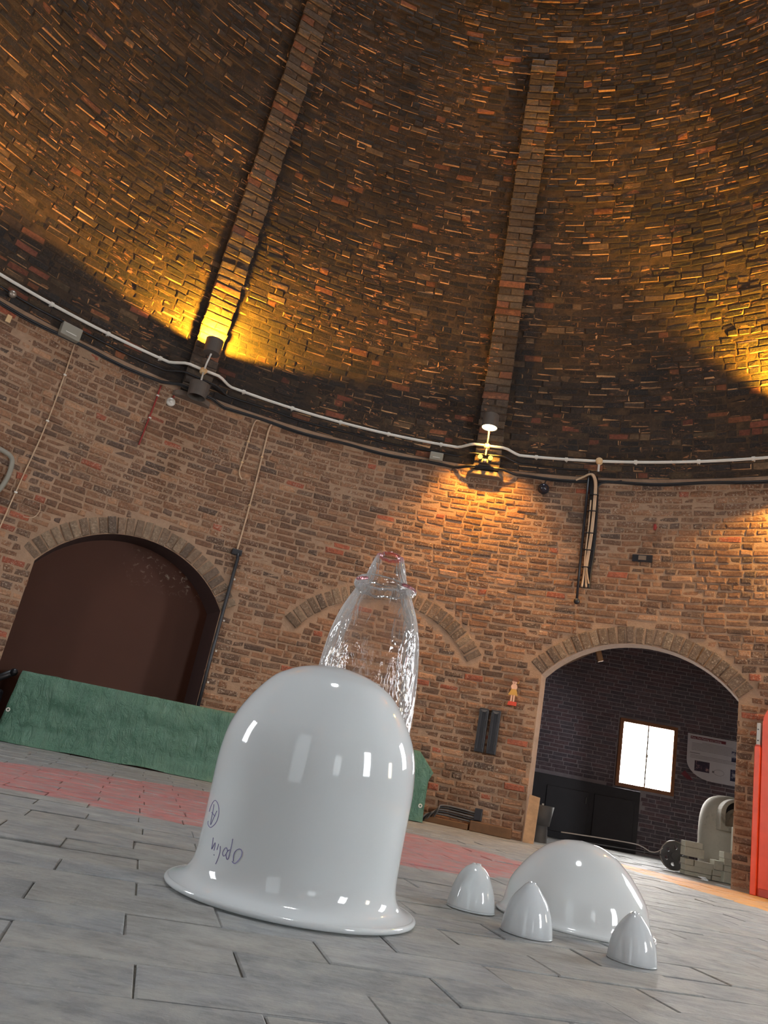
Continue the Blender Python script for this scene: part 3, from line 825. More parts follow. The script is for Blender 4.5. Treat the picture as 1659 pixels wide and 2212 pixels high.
def firebricks():
    spec = [  # x0, x1, ytop, ybot at left edge (photo reading turned into metres below)
        (1479, 1517, 1816, 1829, 'pale brick on top of the left stack'),
        (1480, 1521, 1829, 1849, 'broad pale brick second from the top of the left stack'),
        (1481, 1500, 1854, 1867, 'short pale brick under the left stack, at its left end'),
        (1501, 1540, 1860, 1873, 'long pale brick with a brown face below the left stack'),
        (1482, 1538, 1867, 1880, 'long pale slab second from the floor below the left stack'),
        (1482, 1537, 1880, 1890, 'long pale slab on the floor next to the iron wheel'),
        (1541, 1560, 1861, 1881, 'squarish pale brick perched between the two stacks'),
        (1538, 1557, 1881, 1893, 'small pale brick, upper of two between the stacks'),
        (1538, 1557, 1893, 1906, 'small pale brick on the floor between the stacks'),
        (1560, 1581, 1845, 1859, 'pale brick on top of the right stack'),
        (1561, 1582, 1859, 1873, 'pale brick second from the top of the right stack'),
        (1562, 1582, 1873, 1886, 'pale brick third from the top of the right stack'),
        (1562, 1589, 1886, 1911, 'thick pale block on the floor under the right stack'),
        (1584, 1592, 1848, 1887, 'upright pale slab beside the right stack'),
        (1585, 1594, 1795, 1848, 'tall pale slab standing at the far right of the stacks')]
    sc = 0.942
    for i, (x0, x1, y0, y1, lab) in enumerate(spec):
        xm = (x0 + x1) / 2
        u0 = (1.962 + (x0 - 1479) * 0.00375) * sc; u1 = (1.962 + (x1 - 1479) * 0.00375) * sc
        yb = 1888 + 0.26 * (x0 - 1479)
        z1 = 0.0034 * (yb - y0) * 0.985; z0 = max(0.0, 0.0034 * (yb - y1) * 0.985 + 0.001)
        if i in (5, 8, 12): z0 = 0.0
        dep = 0.11 + 0.01 * (i % 3); n0 = 6.50 + dep / 2 + 0.004 * (i % 2)
        c0 = AP((u0 + u1) / 2, n0, (z0 + z1) / 2)
        o = MB().box(c0, u1 - u0 - 0.003, dep, z1 - z0 - 0.0015, AU, AN, UZ).build('firebrick', M_FIRE, base=tuple(AP((u0 + u1) / 2, n0, z0)), bevel=0.003)
        tag(o, lab + ' in the alcove', 'brick', 'pale firebricks stacked in the alcove')
firebricks()

def pot():
    c0 = AP(2.36, 7.12, 0.0)
    t = thing('glass_pot', 'pale hooded clay furnace pot with a dark arched mouth in the alcove', 'pot', tuple(c0))
    prof = smooth_path([np.array(p) for p in ((0.19, 0.0), (0.215, 0.08), (0.228, 0.25), (0.226, 0.42), (0.205, 0.53), (0.16, 0.60), (0.09, 0.635), (0.002, 0.645))], 5)
    MB().lathe(c0, [tuple(p) for p in prof], 40).build('body', M_POT, t, smooth=True)
    f = -AN; side = AU
    def arch(w_, h_, z0):
        P = [(-w_, z0), (w_, z0)] + [(w_ * math.cos(a), z0 + h_ - w_ + w_ * math.sin(a)) for a in np.linspace(0, math.pi, 15)]
        return P
    o_, i_ = arch(0.125, 0.255, 0.365), arch(0.085, 0.19, 0.405)
    b = c0 + f * 0.175 - side * 0.025
    V = []
    for P, d in ((o_, 0.0), (o_, 0.105), (i_, 0.105), (i_, 0.02)):
        V += [b + side * x + UZ * z + f * d for x, z in P]
    n = len(o_); F = [(r * n + k, r * n + (k + 1) % n, (r + 1) * n + (k + 1) % n, (r + 1) * n + k) for r in range(3) for k in range(n)]
    MB().add(V, F).build('mouth', M_POT, t, bevel=0.006)
    MB().add([b + side * x + UZ * z + f * 0.022 for x, z in i_], [tuple(range(n))]).build('opening', M_BLACKM, t, fix=False)
pot()
# board and black pail at the left jamb
er, et = frame(18.6)
pj = np.array(W(18.75, 0.0)) - er * 0.03
solo('timber_board', MB().prism([(0, 0), (0.082, 0), (0.092, 0.335), (0.012, 0.345)], pj, et, UZ, er, 0.02), M_WOOD, 'pale wooden board standing against the left jamb of the alcove', 'board', tuple(pj))
cb = AP(0.80, 6.86, 0.0)
t = thing('coal_hod', 'dark grey metal hopper with a flared top standing behind the pale board', 'hopper', tuple(cb))
MB().lathe(cb, [(0.075, 0.0), (0.072, 0.06), (0.066, 0.125), (0.068, 0.130)], 24).build('base', M_IRON, t, smooth=True)
MB().lathe(cb, [(0.068, 0.128), (0.080, 0.130), (0.105, 0.285), (0.098, 0.285), (0.075, 0.14)], 24).build('flared_top', M_IRON, t, smooth=True)
MB().box(cb + UZ * 0.29 - AN * 0.09, 0.016, 0.016, 0.016, AU, AN, UZ).build('lug', M_STEEL, t)
pp = AP(1.90, 6.18, 0.0)
k = MB()
for i in range(6): k.box(pp + AU * random.uniform(-0.02, 0.02) + UZ * (0.008 + 0.003 * i), 0.04, 0.03, 0.004, AU * 0.9 + UZ * random.uniform(-0.3, 0.3), AN, UZ)
solo('paper_scrap', k, M_PAPER, 'crumpled scrap of white paper on the floor by the right jamb', 'paper', tuple(pp))

# ------------------------------------------------------------------ boarded alcove on the left
d, e = frame(A1.th); bc = CC + d * 4.66
solo('board', MB().prism([(-0.82, 0), (0.82, 0), (0.82, 1.75), (-0.82, 1.75)], bc, e, UZ, d, 0.02), M_BOARD, 'large brown painted board closing the left arched alcove', 'board', tuple(bc))

def lerp(a, b, f): return a + (b - a) * f
def tarp():
    L0 = np.array([-2.34, 5.80, 0]); L1 = np.array([0.72, 6.06, 0]); dirx = (L1 - L0) / np.linalg.norm(L1 - L0); nf = np.array([dirx[1], -dirx[0], 0])
    t = thing('tarpaulin', 'long crinkled green tarpaulin draped over a low bench against the wall', 'tarpaulin', tuple((L0 + L1) / 2))
    N = 150; sec = []
    ring = []
    for q in np.linspace(0, 1, 30): ring.append(('f', q))
    for q in np.linspace(0.12, 1, 8): ring.append(('t', q))
    V = []; Lr = np.linalg.norm(L1 - L0)
    from mathutils import noise as mn
    for i in range(N + 1):
        s_ = i / N
        for kind, q in ring:
            z = q * 0.497 if kind == 'f' else 0.497
            # ends slant: the left edge leans out at the foot, the right end is peaked
            lo = lerp(-0.055, 0.0, min(z / 0.5, 1)); hi = Lr + (0.0 if z < 0.3 else (z - 0.3) / 0.06 * 0.03 if z < 0.36 else 0.03 - (z - 0.36) / 0.14 * 0.13)
            x = lerp(lo, hi, s_)
            p = L0 + dirx * x + np.array([0, 0, z])
            v = Vector((x * 2.2, z * 3.0, 0.3))
            dsp = 0.022 * mn.noise(v) + 0.012 * mn.noise(v * 3.1) + 0.006 * mn.noise(v * 7.0)
            foot = 0.035 * max(0, 0.12 - z) / 0.12 * (0.6 + mn.noise(Vector((x * 3, 5, 0))))
            if kind == 'f':
                p = p + nf * (dsp + foot + 0.02 * math.sin(x * 2.0) * 0.3)
                if z < 0.01: p[2] = 0.002 + max(0, 0.03 * mn.noise(Vector((x * 2.5, 9, 0))))
                if z > 0.46: p = p - nf * (z - 0.46) * 0.25
            else:
                p = p - nf * (0.01 + q * 0.17) + np.array([0, 0, dsp * 0.5 - q * 0.02])
            V.append(p)
    m = len(ring); F = [(i * m + j, (i + 1) * m + j, (i + 1) * m + j + 1, i * m + j + 1) for i in range(N) for j in range(m - 1)]
    V = [np.array(v) for v in V]
    k = MB().add(V, F)
    # end faces hanging down at both ends
    for i, sgn in ((0, -1), (N, 1)):
        idx = [V[i * m + j] for j in range(m)]; back = [p - nf * 0.16 for p in idx[:30]]
        n = 30; E2 = idx[:30] + back
        k.add(E2, [(j, j + 1, n + j + 1, n + j) for j in range(n - 1)])
    o = k.build('sheet', M_TARP, t, smooth=True)
    for x, z in ((0.0, 0.215), (Lr - 0.035, 0.115)):
        p = L0 + dirx * (x - (0.035 if x == 0 else 0)) + nf * 0.02 + UZ * z
        if x == 0: p = p + dirx * 0.03
        MB().tube([p + 0.011 * (dirx * math.cos(a) + UZ * math.sin(a)) for a in np.linspace(0, 2 * math.pi, 17)], 0.0045, 6).build('eyelet', M_WHITE, t)
tarp()
t = thing('trolley', 'black metal trolley frame half hidden at the left end of the green tarpaulin', 'trolley', (-2.62, 5.92, 0))
MB().box((-2.68, 5.85, 0.17), 0.46, 0.07, 0.34).build('body', M_BLACKM, t, bevel=0.02)
MB().tube([(-2.43, 5.88, 0.475), (-2.62, 5.90, 0.36), (-2.85, 5.92, 0.24)], 0.027, 10).build('bar', M_BLACKM, t, smooth=True)
MB().lathe((-2.425, 5.87, 0.475), [(0.001, -0.028), (0.02, -0.02), (0.028, 0), (0.02, 0.02), (0.001, 0.028)], 16).build('knob', M_BLACKM, t, smooth=True)
MB().lathe((-2.47, 5.87, 0.235), [(0.001, -0.012), (0.010, -0.006), (0.010, 0.006), (0.001, 0.012)], 12).build('bolt', M_STEEL, t, smooth=True)

# ------------------------------------------------------------------ conduit, cables and small fittings on the wall
RING_Z = 3.155
def ring_path(z, off, t0=-58, t1=58, step=0.5, bulge=0.095, sag=0.0, bw=2.0):
    P = []
    for th in np.arange(t0, t1 + 0.01, step):
        o_ = off
        for tp in (-26.3, 9.28, 44.6):
            x = abs(th - tp)
            o_ = max(o_, off + bulge * (1 - min(1, max(0, (x - bw) / 1.6)) ** 1.0)) if x < bw + 1.6 else o_
        zz = z + sag * math.sin(th * 0.6) + (0.012 * (o_ - off) / 0.095)
        P.append(W(th, zz, o_))
    return P
t = thing('conduit', 'pale round conduit pipe running right along the foot of the cone', 'pipe', tuple(W(0, RING_Z)))
MB().tube(ring_path(RING_Z, 0.045), 0.0125, 8).build('pipe', M_WHITE, t, smooth=True)
for th in (-50, -43.2, -37, -31, -21, -15, -9, -3, 3.5, 15, 18.5, 26.3, 33, 38.5):
    p = W(th, RING_Z, 0.045); er, et = frame(th)
    k = MB().tube([p + et * 0.012 * q for q in (-1, 1)], 0.018, 10); k.tube([p, p + er * 0.06], 0.008, 8)
    k.build('clip', M_WHITE, t)
t = thing('cable_run', 'upper black cable run close below the pale conduit', 'cable', tuple(W(0, 3.09)))
MB().tube(ring_path(3.085, 0.03, -58, 21.3, sag=0.004), 0.009, 6).build('cable', M_BLACK, t, smooth=True)
t = thing('cable_run', 'lower black cable run along the seam between wall and cone', 'cable', tuple(W(0, 2.985)))
MB().tube(ring_path(2.985, 0.022, -58, 58, bulge=0.075, sag=0.006), 0.011, 6).tube(ring_path(2.972, 0.02, -58, 58, bulge=0.075, sag=0.008), 0.006, 6).build('cable', M_BLACK, t, smooth=True)

def jbox(th, z, w_, h_, label):
    t = thing('junction_box', label, 'box', tuple(W(th, z))); er, et = frame(th); p = W(th, z, 0.045)
    MB().box(p, w_, 0.07, h_, et, er, UZ).build('body', M_GREY, t, bevel=0.006)
    MB().box(p - er * 0.037 - UZ * h_ * 0.2, w_ * 0.55, 0.004, 0.006, et, er, UZ).build('strip', M_WHITE, t)
jbox(-40.5, 3.03, 0.155, 0.105, 'grey junction box under the conduit at the far left')
jbox(3.2, 3.035, 0.12, 0.075, 'grey junction box left of the lamp with two small bulbs')

def ball(c, r, n=16): return MB().lathe(c, [(max(1e-3, r * math.sin(a)), -r * math.cos(a)) for a in np.linspace(0.02, math.pi - 0.02, 12)], n)
t = thing('ball_sensor', 'small silvery ball on the cable run at the far left', 'sensor', tuple(W(-46.9, 3.07)))
ball(W(-46.9, 3.07, 0.06), 0.028).build('ball', M_STEEL, t, smooth=True)
MB().tube([W(-46.9, 3.07, 0.0), W(-46.9, 3.07, 0.05)], 0.01, 8).build('stem', M_BLACK, t)
solo('tag', MB().box(W(-46.2, 2.905, 0.015), 0.036, 0.012, 0.06, frame(-46.2)[1], frame(-46.2)[0], UZ), M_TAN, 'small tan tag hanging under the cable at the far left', 'tag', tuple(W(-46.2, 2.9)), bevel=0.003)
def round_sensor():
    th, z = -28.36, 2.852; er, et = frame(th); p = W(th, z)
    t = thing('round_sensor', 'small round white sensor on the brick below the amber lamp', 'sensor', tuple(p))
    ax = (et, UZ, -er)
    MB().lathe(p, [(0.035, 0.0), (0.038, 0.02), (0.03, 0.032), (0.001, 0.034)], 24, axes=ax).build('body', M_WHITE, t, smooth=True)
    MB().lathe(p, [(0.018, 0.03), (0.018, 0.042), (0.001, 0.044)], 20, axes=ax).build('button', M_WHITE, t, smooth=True)
    MB().tube([W(-28.3, 2.88, 0.01), W(-28.1, 2.98, 0.012)], 0.007, 6).build('lead', M_REDC, t)
round_sensor()
def drop(name, label, pts, r, mat, cat='cable', off=0.014, clips=(), k=5, cmat=None):
    t = thing(name, label, cat, tuple(W(*pts[0])))
    MB().tube(smooth_path([W(a, z, off) for a, z in pts], k), r, 6).build('cable', mat, t, smooth=True)
    for a, z in clips:
        er, et = frame(a); MB().box(W(a, z, off + r), 0.022, 0.01, 0.012, et, er, UZ).build('clip', cmat or M_WHITE, t)
    return t
drop('red_cable', 'short red cable clipped below the conduit near the round sensor', [(-29.9, 2.955), (-29.95, 2.80), (-30.1, 2.6), (-30.25, 2.40)], 0.007, M_REDC, clips=((-29.92, 2.86), (-30.0, 2.65)))
drop('cream_cable', 'long thin cream cable dropping down the wall at the far left', [(-39.6, 2.97), (-39.5, 2.6), (-39.6, 2.2), (-40.0, 1.8), (-40.35, 1.40), (-40.6, 1.1)], 0.0055, M_CREAM, clips=((-39.5, 2.7), (-39.58, 2.3), (-40.1, 1.7)))
drop('cream_cable', 'short pale cable pair left of the long one above the green tarpaulin', [(-18.2, 2.97), (-18.75, 2.95), (-18.9, 2.8), (-18.95, 2.6), (-19.0, 2.46), (-18.5, 2.40)], 0.007, M_CREAM, clips=((-18.9, 2.75), (-18.97, 2.55)), cmat=M_TAN)
drop('cream_cable', 'long pale cable running down to a black bracket beside the boarded arch', [(-16.3, 2.985), (-16.85, 2.97), (-16.97, 2.85), (-16.9, 2.4), (-16.95, 2.0), (-17.02, 1.80)], 0.008, M_CREAM, clips=((-16.95, 2.65), (-16.93, 2.2)), cmat=M_TAN)
t = thing('black_pipe', 'black pipe with a square bracket running down beside the boarded arch', 'pipe', tuple(W(-17.0, 0)))
MB().tube([W(-16.85, 1.765, 0.03), W(-16.75, 1.72, 0.03), W(-16.85, 1.3, 0.03), W(-16.9, 0.9, 0.03), W(-16.9, 0.02, 0.03)], 0.014, 8).build('pipe', M_BLACKM, t, smooth=True)
MB().box(W(-17.0, 1.775, 0.02), 0.085, 0.03, 0.05, frame(-17)[1], frame(-17)[0], UZ).build('bracket', M_BLACKM, t, bevel=0.006)
for z in (1.55, 1.2, 0.95, 0.7):
    MB().box(W(-16.5, z, 0.02), 0.014, 0.012, 0.014, frame(-16.5)[1], frame(-16.5)[0], UZ).build('screw', M_WHITE, t)
solo('wire', MB().tube(smooth_path([W(-37.6, 1.68, 0.02), W(-37.5, 1.62, 0.03), W(-37.9, 1.56, 0.04), W(-38.7, 1.545, 0.03)]), 0.003, 6), M_CREAM, 'short loose curl of pale wire above the boarded arch', 'wire', tuple(W(-38, 1.6)))
t = thing('pipe_frame', 'bent grey pipe frame on the wall at the left edge of the picture', 'pipe', tuple(W(-43, 1.7)))
MB().tube(smooth_path([W(-46, 1.985, 0.04), W(-43.0, 1.955, 0.04), W(-41.7, 1.93, 0.04), W(-41.35, 1.87, 0.04), W(-41.35, 1.75, 0.04), W(-42.0, 1.62, 0.04), W(-44, 1.45, 0.04)], 6), 0.018, 8).build('pipe', M_GREY, t, smooth=True)

def camera_dome():
    th, z = 16.24, 2.885; er, et = frame(th); p = W(th, z)
    t = thing('dome_camera', 'black dome camera on the wall right of the lamp with two bulbs', 'camera', tuple(p))
    MB().lathe(p, [(0.05, 0.0), (0.05, 0.02), (0.042, 0.03)], 24, axes=(et, UZ, -er)).build('base', M_BLACKM, t, smooth=True)
    MB().lathe(p - er * 0.025, [(0.044 * math.cos(a), 0.044 * math.sin(a)) for a in np.linspace(0, 1.55, 8)], 24, axes=(et, UZ, -er)).build('dome', M_PANE, t, smooth=True)
    MB().tube(smooth_path([W(16.3, 2.93, 0.012), W(16.5, 2.97, 0.014), W(17.2, 2.99, 0.014)]), 0.004, 6).build('lead', M_BLACK, t)
camera_dome()
def cable_bundle():
    t = thing('cable_bundle', 'thick bundle of pale and black cables hanging below the round orange box', 'cable', tuple(W(21.8, 2.6)))
    z0 = 3.04
    for k, (dt, r, mat) in enumerate(((0.0, 0.016, M_BLACK), (0.28, 0.011, M_BLACK), (-0.25, 0.012, M_BLACK), (0.45, 0.012, M_BLACK))):
        MB().tube(smooth_path([W(21.6 + dt, 3.03, 0.02), W(21.85 + dt, 2.9, 0.022), W(22.1 + dt, 2.6, 0.022), W(22.15 + dt, 2.35, 0.02), W(22.05 + dt, 2.1, 0.02), W(21.95 + dt * 1.2, 2.03, 0.02)]), r, 6).build('black_cable', mat, t, smooth=True)
    for k, dt in enumerate((-0.07, 0.08)):
        MB().tube(smooth_path([W(19.8, 2.985, 0.03), W(20.6, 3.015, 0.04), W(21.5 + dt, 3.04, 0.05), W(22.0 + dt, 2.98, 0.048), W(22.15 + dt, 2.85, 0.045), W(22.2 + dt, 2.6, 0.043), W(22.15 + dt, 2.4, 0.04), W(22.0 + dt, 2.2, 0.04), W(22.0 + dt * 3, 2.03, 0.035)], 6), 0.009, 6).build('pale_cable', M_CREAM, t, smooth=True)
    MB().tube(smooth_path([W(21.75, 2.8, 0.045), W(21.8, 2.6, 0.042), W(21.78, 2.35, 0.04), W(21.85, 2.15, 0.04), W(21.75, 2.03, 0.035)]), 0.007, 6).build('pale_cable', M_CREAM, t, smooth=True)
    MB().tube(smooth_path([W(22.05, 2.2, 0.045), W(22.3, 2.12, 0.05), W(22.5, 2.06, 0.045)]), 0.006, 6).build('pale_cable', M_CREAM, t, smooth=True)
    for z in (2.85, 2.7, 2.5, 2.35, 2.2):
        er, et = frame(22.1); MB().box(W(22.05, z, 0.045), 0.075, 0.03, 0.006, et, er, UZ).build('tie', M_BLACK, t)
    for k in range(4):
        MB().tube(smooth_path([W(22.3, 2.93 + 0.01 * k, 0.025), W(22.8, 2.97, 0.03), W(24.0 + k * 0.3, 2.985 + 0.006 * k, 0.025)]), 0.006, 6).build('branch', M_BLACK, t, smooth=True)
cable_bundle()
t = thing('black_rod', 'thin black rod with a round foot left of the hanging cable bundle', 'rod', tuple(W(21.3, 2.4)))
MB().tube([W(21.2, 3.075, 0.03), W(21.25, 2.7, 0.03), W(21.3, 2.3, 0.03), W(21.4, 1.92, 0.03)], 0.011, 8).build('rod', M_BLACKM, t, smooth=True)
ball(W(21.42, 1.905, 0.03), 0.026).build('foot', M_BLACKM, t, smooth=True)
MB().tube([W(21.2, 3.07, 0.035), W(21.23, 2.98, 0.04)], 0.008, 6).build('tip', M_STEEL, t)
t = thing('junction_box', 'round orange junction box on the conduit above the cable bundle', 'box', tuple(W(22.25, RING_Z)))
er, et = frame(22.25)
MB().lathe(W(22.25, RING_Z, 0.02), [(0.028, 0.0), (0.030, 0.04), (0.022, 0.05), (0.001, 0.052)], 20, axes=(et, UZ, -er)).build('body', M_TAN, t, smooth=True)
MB().tube([W(22.25, RING_Z, 0.045), W(22.22, 3.07, 0.04)], 0.010, 8).build('stub', M_WHITE, t)
er, et = frame(27.8)
t = thing('air_brick', 'dark slotted air brick high on the wall above the window alcove', 'vent', tuple(W(27.8, 2.32)))
MB().box(W(27.8, 2.322, 0.004), 0.16, 0.024, 0.062, et, er, UZ).build('frame', M_BLACKM, t, bevel=0.003)
MB().box(W(27.8, 2.322, 0.02), 0.06, 0.014, 0.036, et, er, UZ).build('block', M_STONE, t)
solo('wall_hook', MB().tube([W(28.9, 2.60, 0.0), W(28.9, 2.60, 0.05), W(28.9, 2.56, 0.05)], 0.012, 8), M_REDC, 'small dark red stub on the wall up and right of the air brick', 'hook', tuple(W(28.9, 2.6)))

def twin_vent():
    er, et = frame(13.8)
    t = thing('twin_bracket', 'pair of tall black metal channels fixed upright on the wall', 'bracket', tuple(W(13.8, 0.75)))
    for s_ in (-1, 1):
        p = W(13.8 + s_ * 0.64, 0.755 - 0.0 * s_, 0.03)
        MB().box(p, 0.075, 0.05, 0.345, et, er, UZ).build('channel', M_BLACKM, t, bevel=0.006)
        for q in (-0.5, 0.5): MB().box(p - er * 0.03 + et * q * 0.04, 0.012, 0.012, 0.30, et, er, UZ).build('rib', M_BLACKM, t, bevel=0.002)
        MB().box(p - er * 0.028 + UZ * 0.15, 0.05, 0.012, 0.018, et, er, UZ).build('cap', M_IRON, t)
twin_vent()
def figure():
    er, et = frame(15.95); p = np.array(W(15.95, 0.985, 0.055)); n = -er
    t = thing('cutout_figure', 'small painted cut-out girl in hat and yellow skirt on a red base', 'figure', tuple(p))
    def pr(P, mat, nm, d=0.012, o=0.0): return MB().prism(P, p + n * o, et, UZ, -n, d).build(nm, mat, t)
    pr([(-0.037, 0), (0.033, 0), (0.035, 0.03), (-0.03, 0.03)], M_FRED, 'base', 0.03)
    for x in (-0.012, 0.008): pr([(x - 0.006, 0.03), (x + 0.006, 0.03), (x + 0.007, 0.085), (x - 0.005, 0.085)], M_SKIN, 'leg')
    pr([(-0.04, 0.08), (0.036, 0.08), (0.02, 0.13), (-0.018, 0.13)], M_YEL, 'skirt')
    pr([(-0.018, 0.128), (0.02, 0.128), (0.026, 0.15), (0.018, 0.168), (-0.016, 0.168), (-0.026, 0.15)], M_SKIN, 'blouse')
    pr([(0.0 + 0.019 * math.cos(a), 0.187 + 0.022 * math.sin(a)) for a in np.linspace(0, 2 * math.pi, 16)[:-1]], M_SKIN, 'head')
    pr([(-0.024, 0.196), (0.03, 0.188), (0.034, 0.205), (0.012, 0.226), (-0.012, 0.226)], M_FHAT, 'hat', 0.014, 0.002)
    pr([(0.022, 0.175), (0.034, 0.178), (0.036, 0.2), (0.026, 0.2)], M_YEL, 'plait')
    k = MB().box(p + n * 0.001 + UZ * 0.19 - et * 0.007, 0.004, 0.003, 0.004, et, er, UZ).box(p + n * 0.001 + UZ * 0.19 + et * 0.007, 0.004, 0.003, 0.004, et, er, UZ).box(p + n * 0.001 + UZ * 0.177, 0.009, 0.003, 0.003, et, er, UZ)
    k.build('face', M_FHAT, t)
    MB().box(W(15.95, 1.12, 0.02), 0.016, 0.06, 0.02, et, er, UZ).build('peg', M_BLACKM, t)
figure()
# cables and socket at the wall foot
t = thing('floor_cables', 'dark cables looping from a black box at the foot of the wall', 'cable', tuple(W(11, 0)))
for k in range(5):
    MB().tube(smooth_path([W(8.3 + 0.25 * k, 0.006, 0.10 - 0.012 * k), W(8.9 + 0.25 * k, 0.06 + 0.008 * k, 0.09), W(10.2, 0.075 + 0.016 * k, 0.07), W(12.0, 0.07 + 0.018 * k, 0.05), W(13.9, 0.06 + 0.018 * k, 0.03)], 6), 0.007, 6).build('cable', M_BLACK if k % 2 else M_IRON, t, smooth=True)
er, et = frame(14.05)
MB().box(W(14.05, 0.125, 0.025), 0.06, 0.05, 0.09, et, er, UZ).build('socket_box', M_BLACKM, t, bevel=0.006)
def plinth():
    t = thing('plinth', 'low brown brick plinth along the wall foot left of the window alcove', 'plinth', tuple(W(13.5, 0)))
    for a, b_, h_ in ((8.0, 13.2, 0.045), (13.35, 17.6, 0.075)):
        n = 8; V = []
        for th in np.linspace(a, b_, n):
            for o_, z in ((0.0, 0.0), (0.085, 0.0), (0.085, h_), (0.0, h_)): V.append(W(th, z, o_))
        F = [(4 * i + j, 4 * i + (j + 1) % 4, 4 * i + 4 + (j + 1) % 4, 4 * i + 4 + j) for i in range(n - 1) for j in range(4)] + [(0, 1, 2, 3), tuple(4 * n - 1 - q for q in range(4))]
        MB().add(V, F).build('block', M_PLIN, t, bevel=0.006)
plinth()

# ------------------------------------------------------------------ wall lamps with their light
AMBER = (1.0, 0.47, 0.022)
def spot(root, loc, dirv, power, angle, blend, col=AMBER, r=0.03):
    L = bpy.data.lights.new('lamp_light', 'SPOT'); L.energy = power; L.spot_size = rad(angle); L.spot_blend = blend; L.color = col; L.shadow_soft_size = r
    o = bpy.data.objects.new('lamp_light', L); C.objects.link(o); o.parent = root
    o.location = Vector(loc) - wloc(root); o.rotation_euler = Vector(dirv).to_track_quat('-Z', 'Y').to_euler(); return o
def wall_lamp(th, label, up=0.0, down=0.0, mid=False, upface=True, ang=172, group='wall lamps on the cone pilasters'):
    er, et = frame(th); b = W(th, RING_Z, 0.17)
    t = thing('wall_lamp', label, 'lamp', tuple(W(th, RING_Z, 0.13)), group)
    ax = (et, -er, UZ)
    MB().lathe(W(th, RING_Z, 0.12), [(0.026, 0.0), (0.03, 0.04), (0.02, 0.055), (0.001, 0.057)], 18, axes=(et, UZ, -er)).build('junction', M_TAN, t, smooth=True)
    tilt = (UZ * 0.97 - er * 0.24)
    c1 = b + UZ * 0.18 - er * 0.10
    MB().tube([W(th, RING_Z, 0.165), W(th, RING_Z + 0.06, 0.175), c1 - er * (0.02 if mid else 0) - UZ * 0.055], 0.0075, 8).build('rod', M_WHITE, t, smooth=True)
    def can(c, r0, r1, h, openup, lens, nm):
        s_ = 1 if openup else -1
        prof = [(0.001, -h / 2 * s_), (r0, -h / 2 * s_), (r1, h / 2 * s_), (r1 - 0.006, h / 2 * s_), (r0 - 0.006, -h / 2 * s_ + 0.02 * s_), (0.001, -h / 2 * s_ + 0.02 * s_)]
        o = MB().lathe(c, prof, 32, axes=ax).build(nm, M_LAMP, t, smooth=False)
        if lens: MB().disc(c + UZ * s_ * (h / 2 - (0.03 if openup else 0.004)), r1 - 0.009, (et, -er) if openup else (et, er)).build('lens', lens, t, fix=False)
    can(c1 - er * (0.02 if mid else 0), 0.068, 0.074, 0.125, upface, (E_LENSO if up else E_LENS) if (up or mid) else None, 'upper_shade')
    if up: spot(t, c1 + UZ * 0.08, UZ + er * 0.10, up, ang, 0.1 if ang > 150 else 0.5, AMBER if abs(th) < 50 else (1.0, 0.50, 0.12))
    if mid:
        # head that points down, with a cluster of small bulbs below the box
        spot(t, c1 - er * 0.02 - UZ * 0.078, -UZ * 1.0 + er * 0.30, down, 104, 1.0, (1.0, 0.45, 0.05))
        MB().box(W(th, 3.035, 0.125), 0.11, 0.03, 0.05, et, er, UZ).build('housing', M_BLACKM, t, bevel=0.012)
        for s_ in (-1, 1): ball(W(th + s_ * 0.62, 3.062, 0.15), 0.022).build('bulb', E_BULB, t, smooth=True)
        ball(W(th, 3.03, 0.155), 0.018).build('clear_bulb', M_STEEL, t, smooth=True)
        MB().tube([W(th, RING_Z, 0.165), W(th, 3.07, 0.175)], 0.0075, 8).build('rod', M_TAN, t)
    else:
        c2 = b - UZ * 0.195
        MB().tube([W(th, RING_Z, 0.165), c2 + UZ * 0.055], 0.0075, 8).build('rod', M_WHITE, t, smooth=True)
        can(c2, 0.084, 0.076, 0.125, False, E_LENS if down else None, 'lower_shade')
        if down: spot(t, c2 - UZ * 0.075, -UZ + er * 0.1, down, 150, 0.3, (1.0, 0.52, 0.07))
    return t
wall_lamp(-26.3, 'twin-can wall lamp, its upper can throwing amber light up the left pilaster', up=260)
wall_lamp(9.05, 'wall lamp with a glowing can facing down and two small bulbs under it', down=190, mid=True, upface=False)
wall_lamp(44.6, 'twin-can wall lamp shining up and down beyond the right edge', up=900, down=90, ang=112)
for k, (th, p) in enumerate(((80, 90), (116, 50), (152, 50), (188, 50), (-136, 50), (-98, 75), (-62, 62))):
    wall_lamp(th, ['first', 'second', 'third', 'fourth', 'fifth', 'sixth', 'seventh'][k] + ' twin-can wall lamp clockwise from the red cabinet, out of the picture', up=p, group='wall lamps behind the camera')

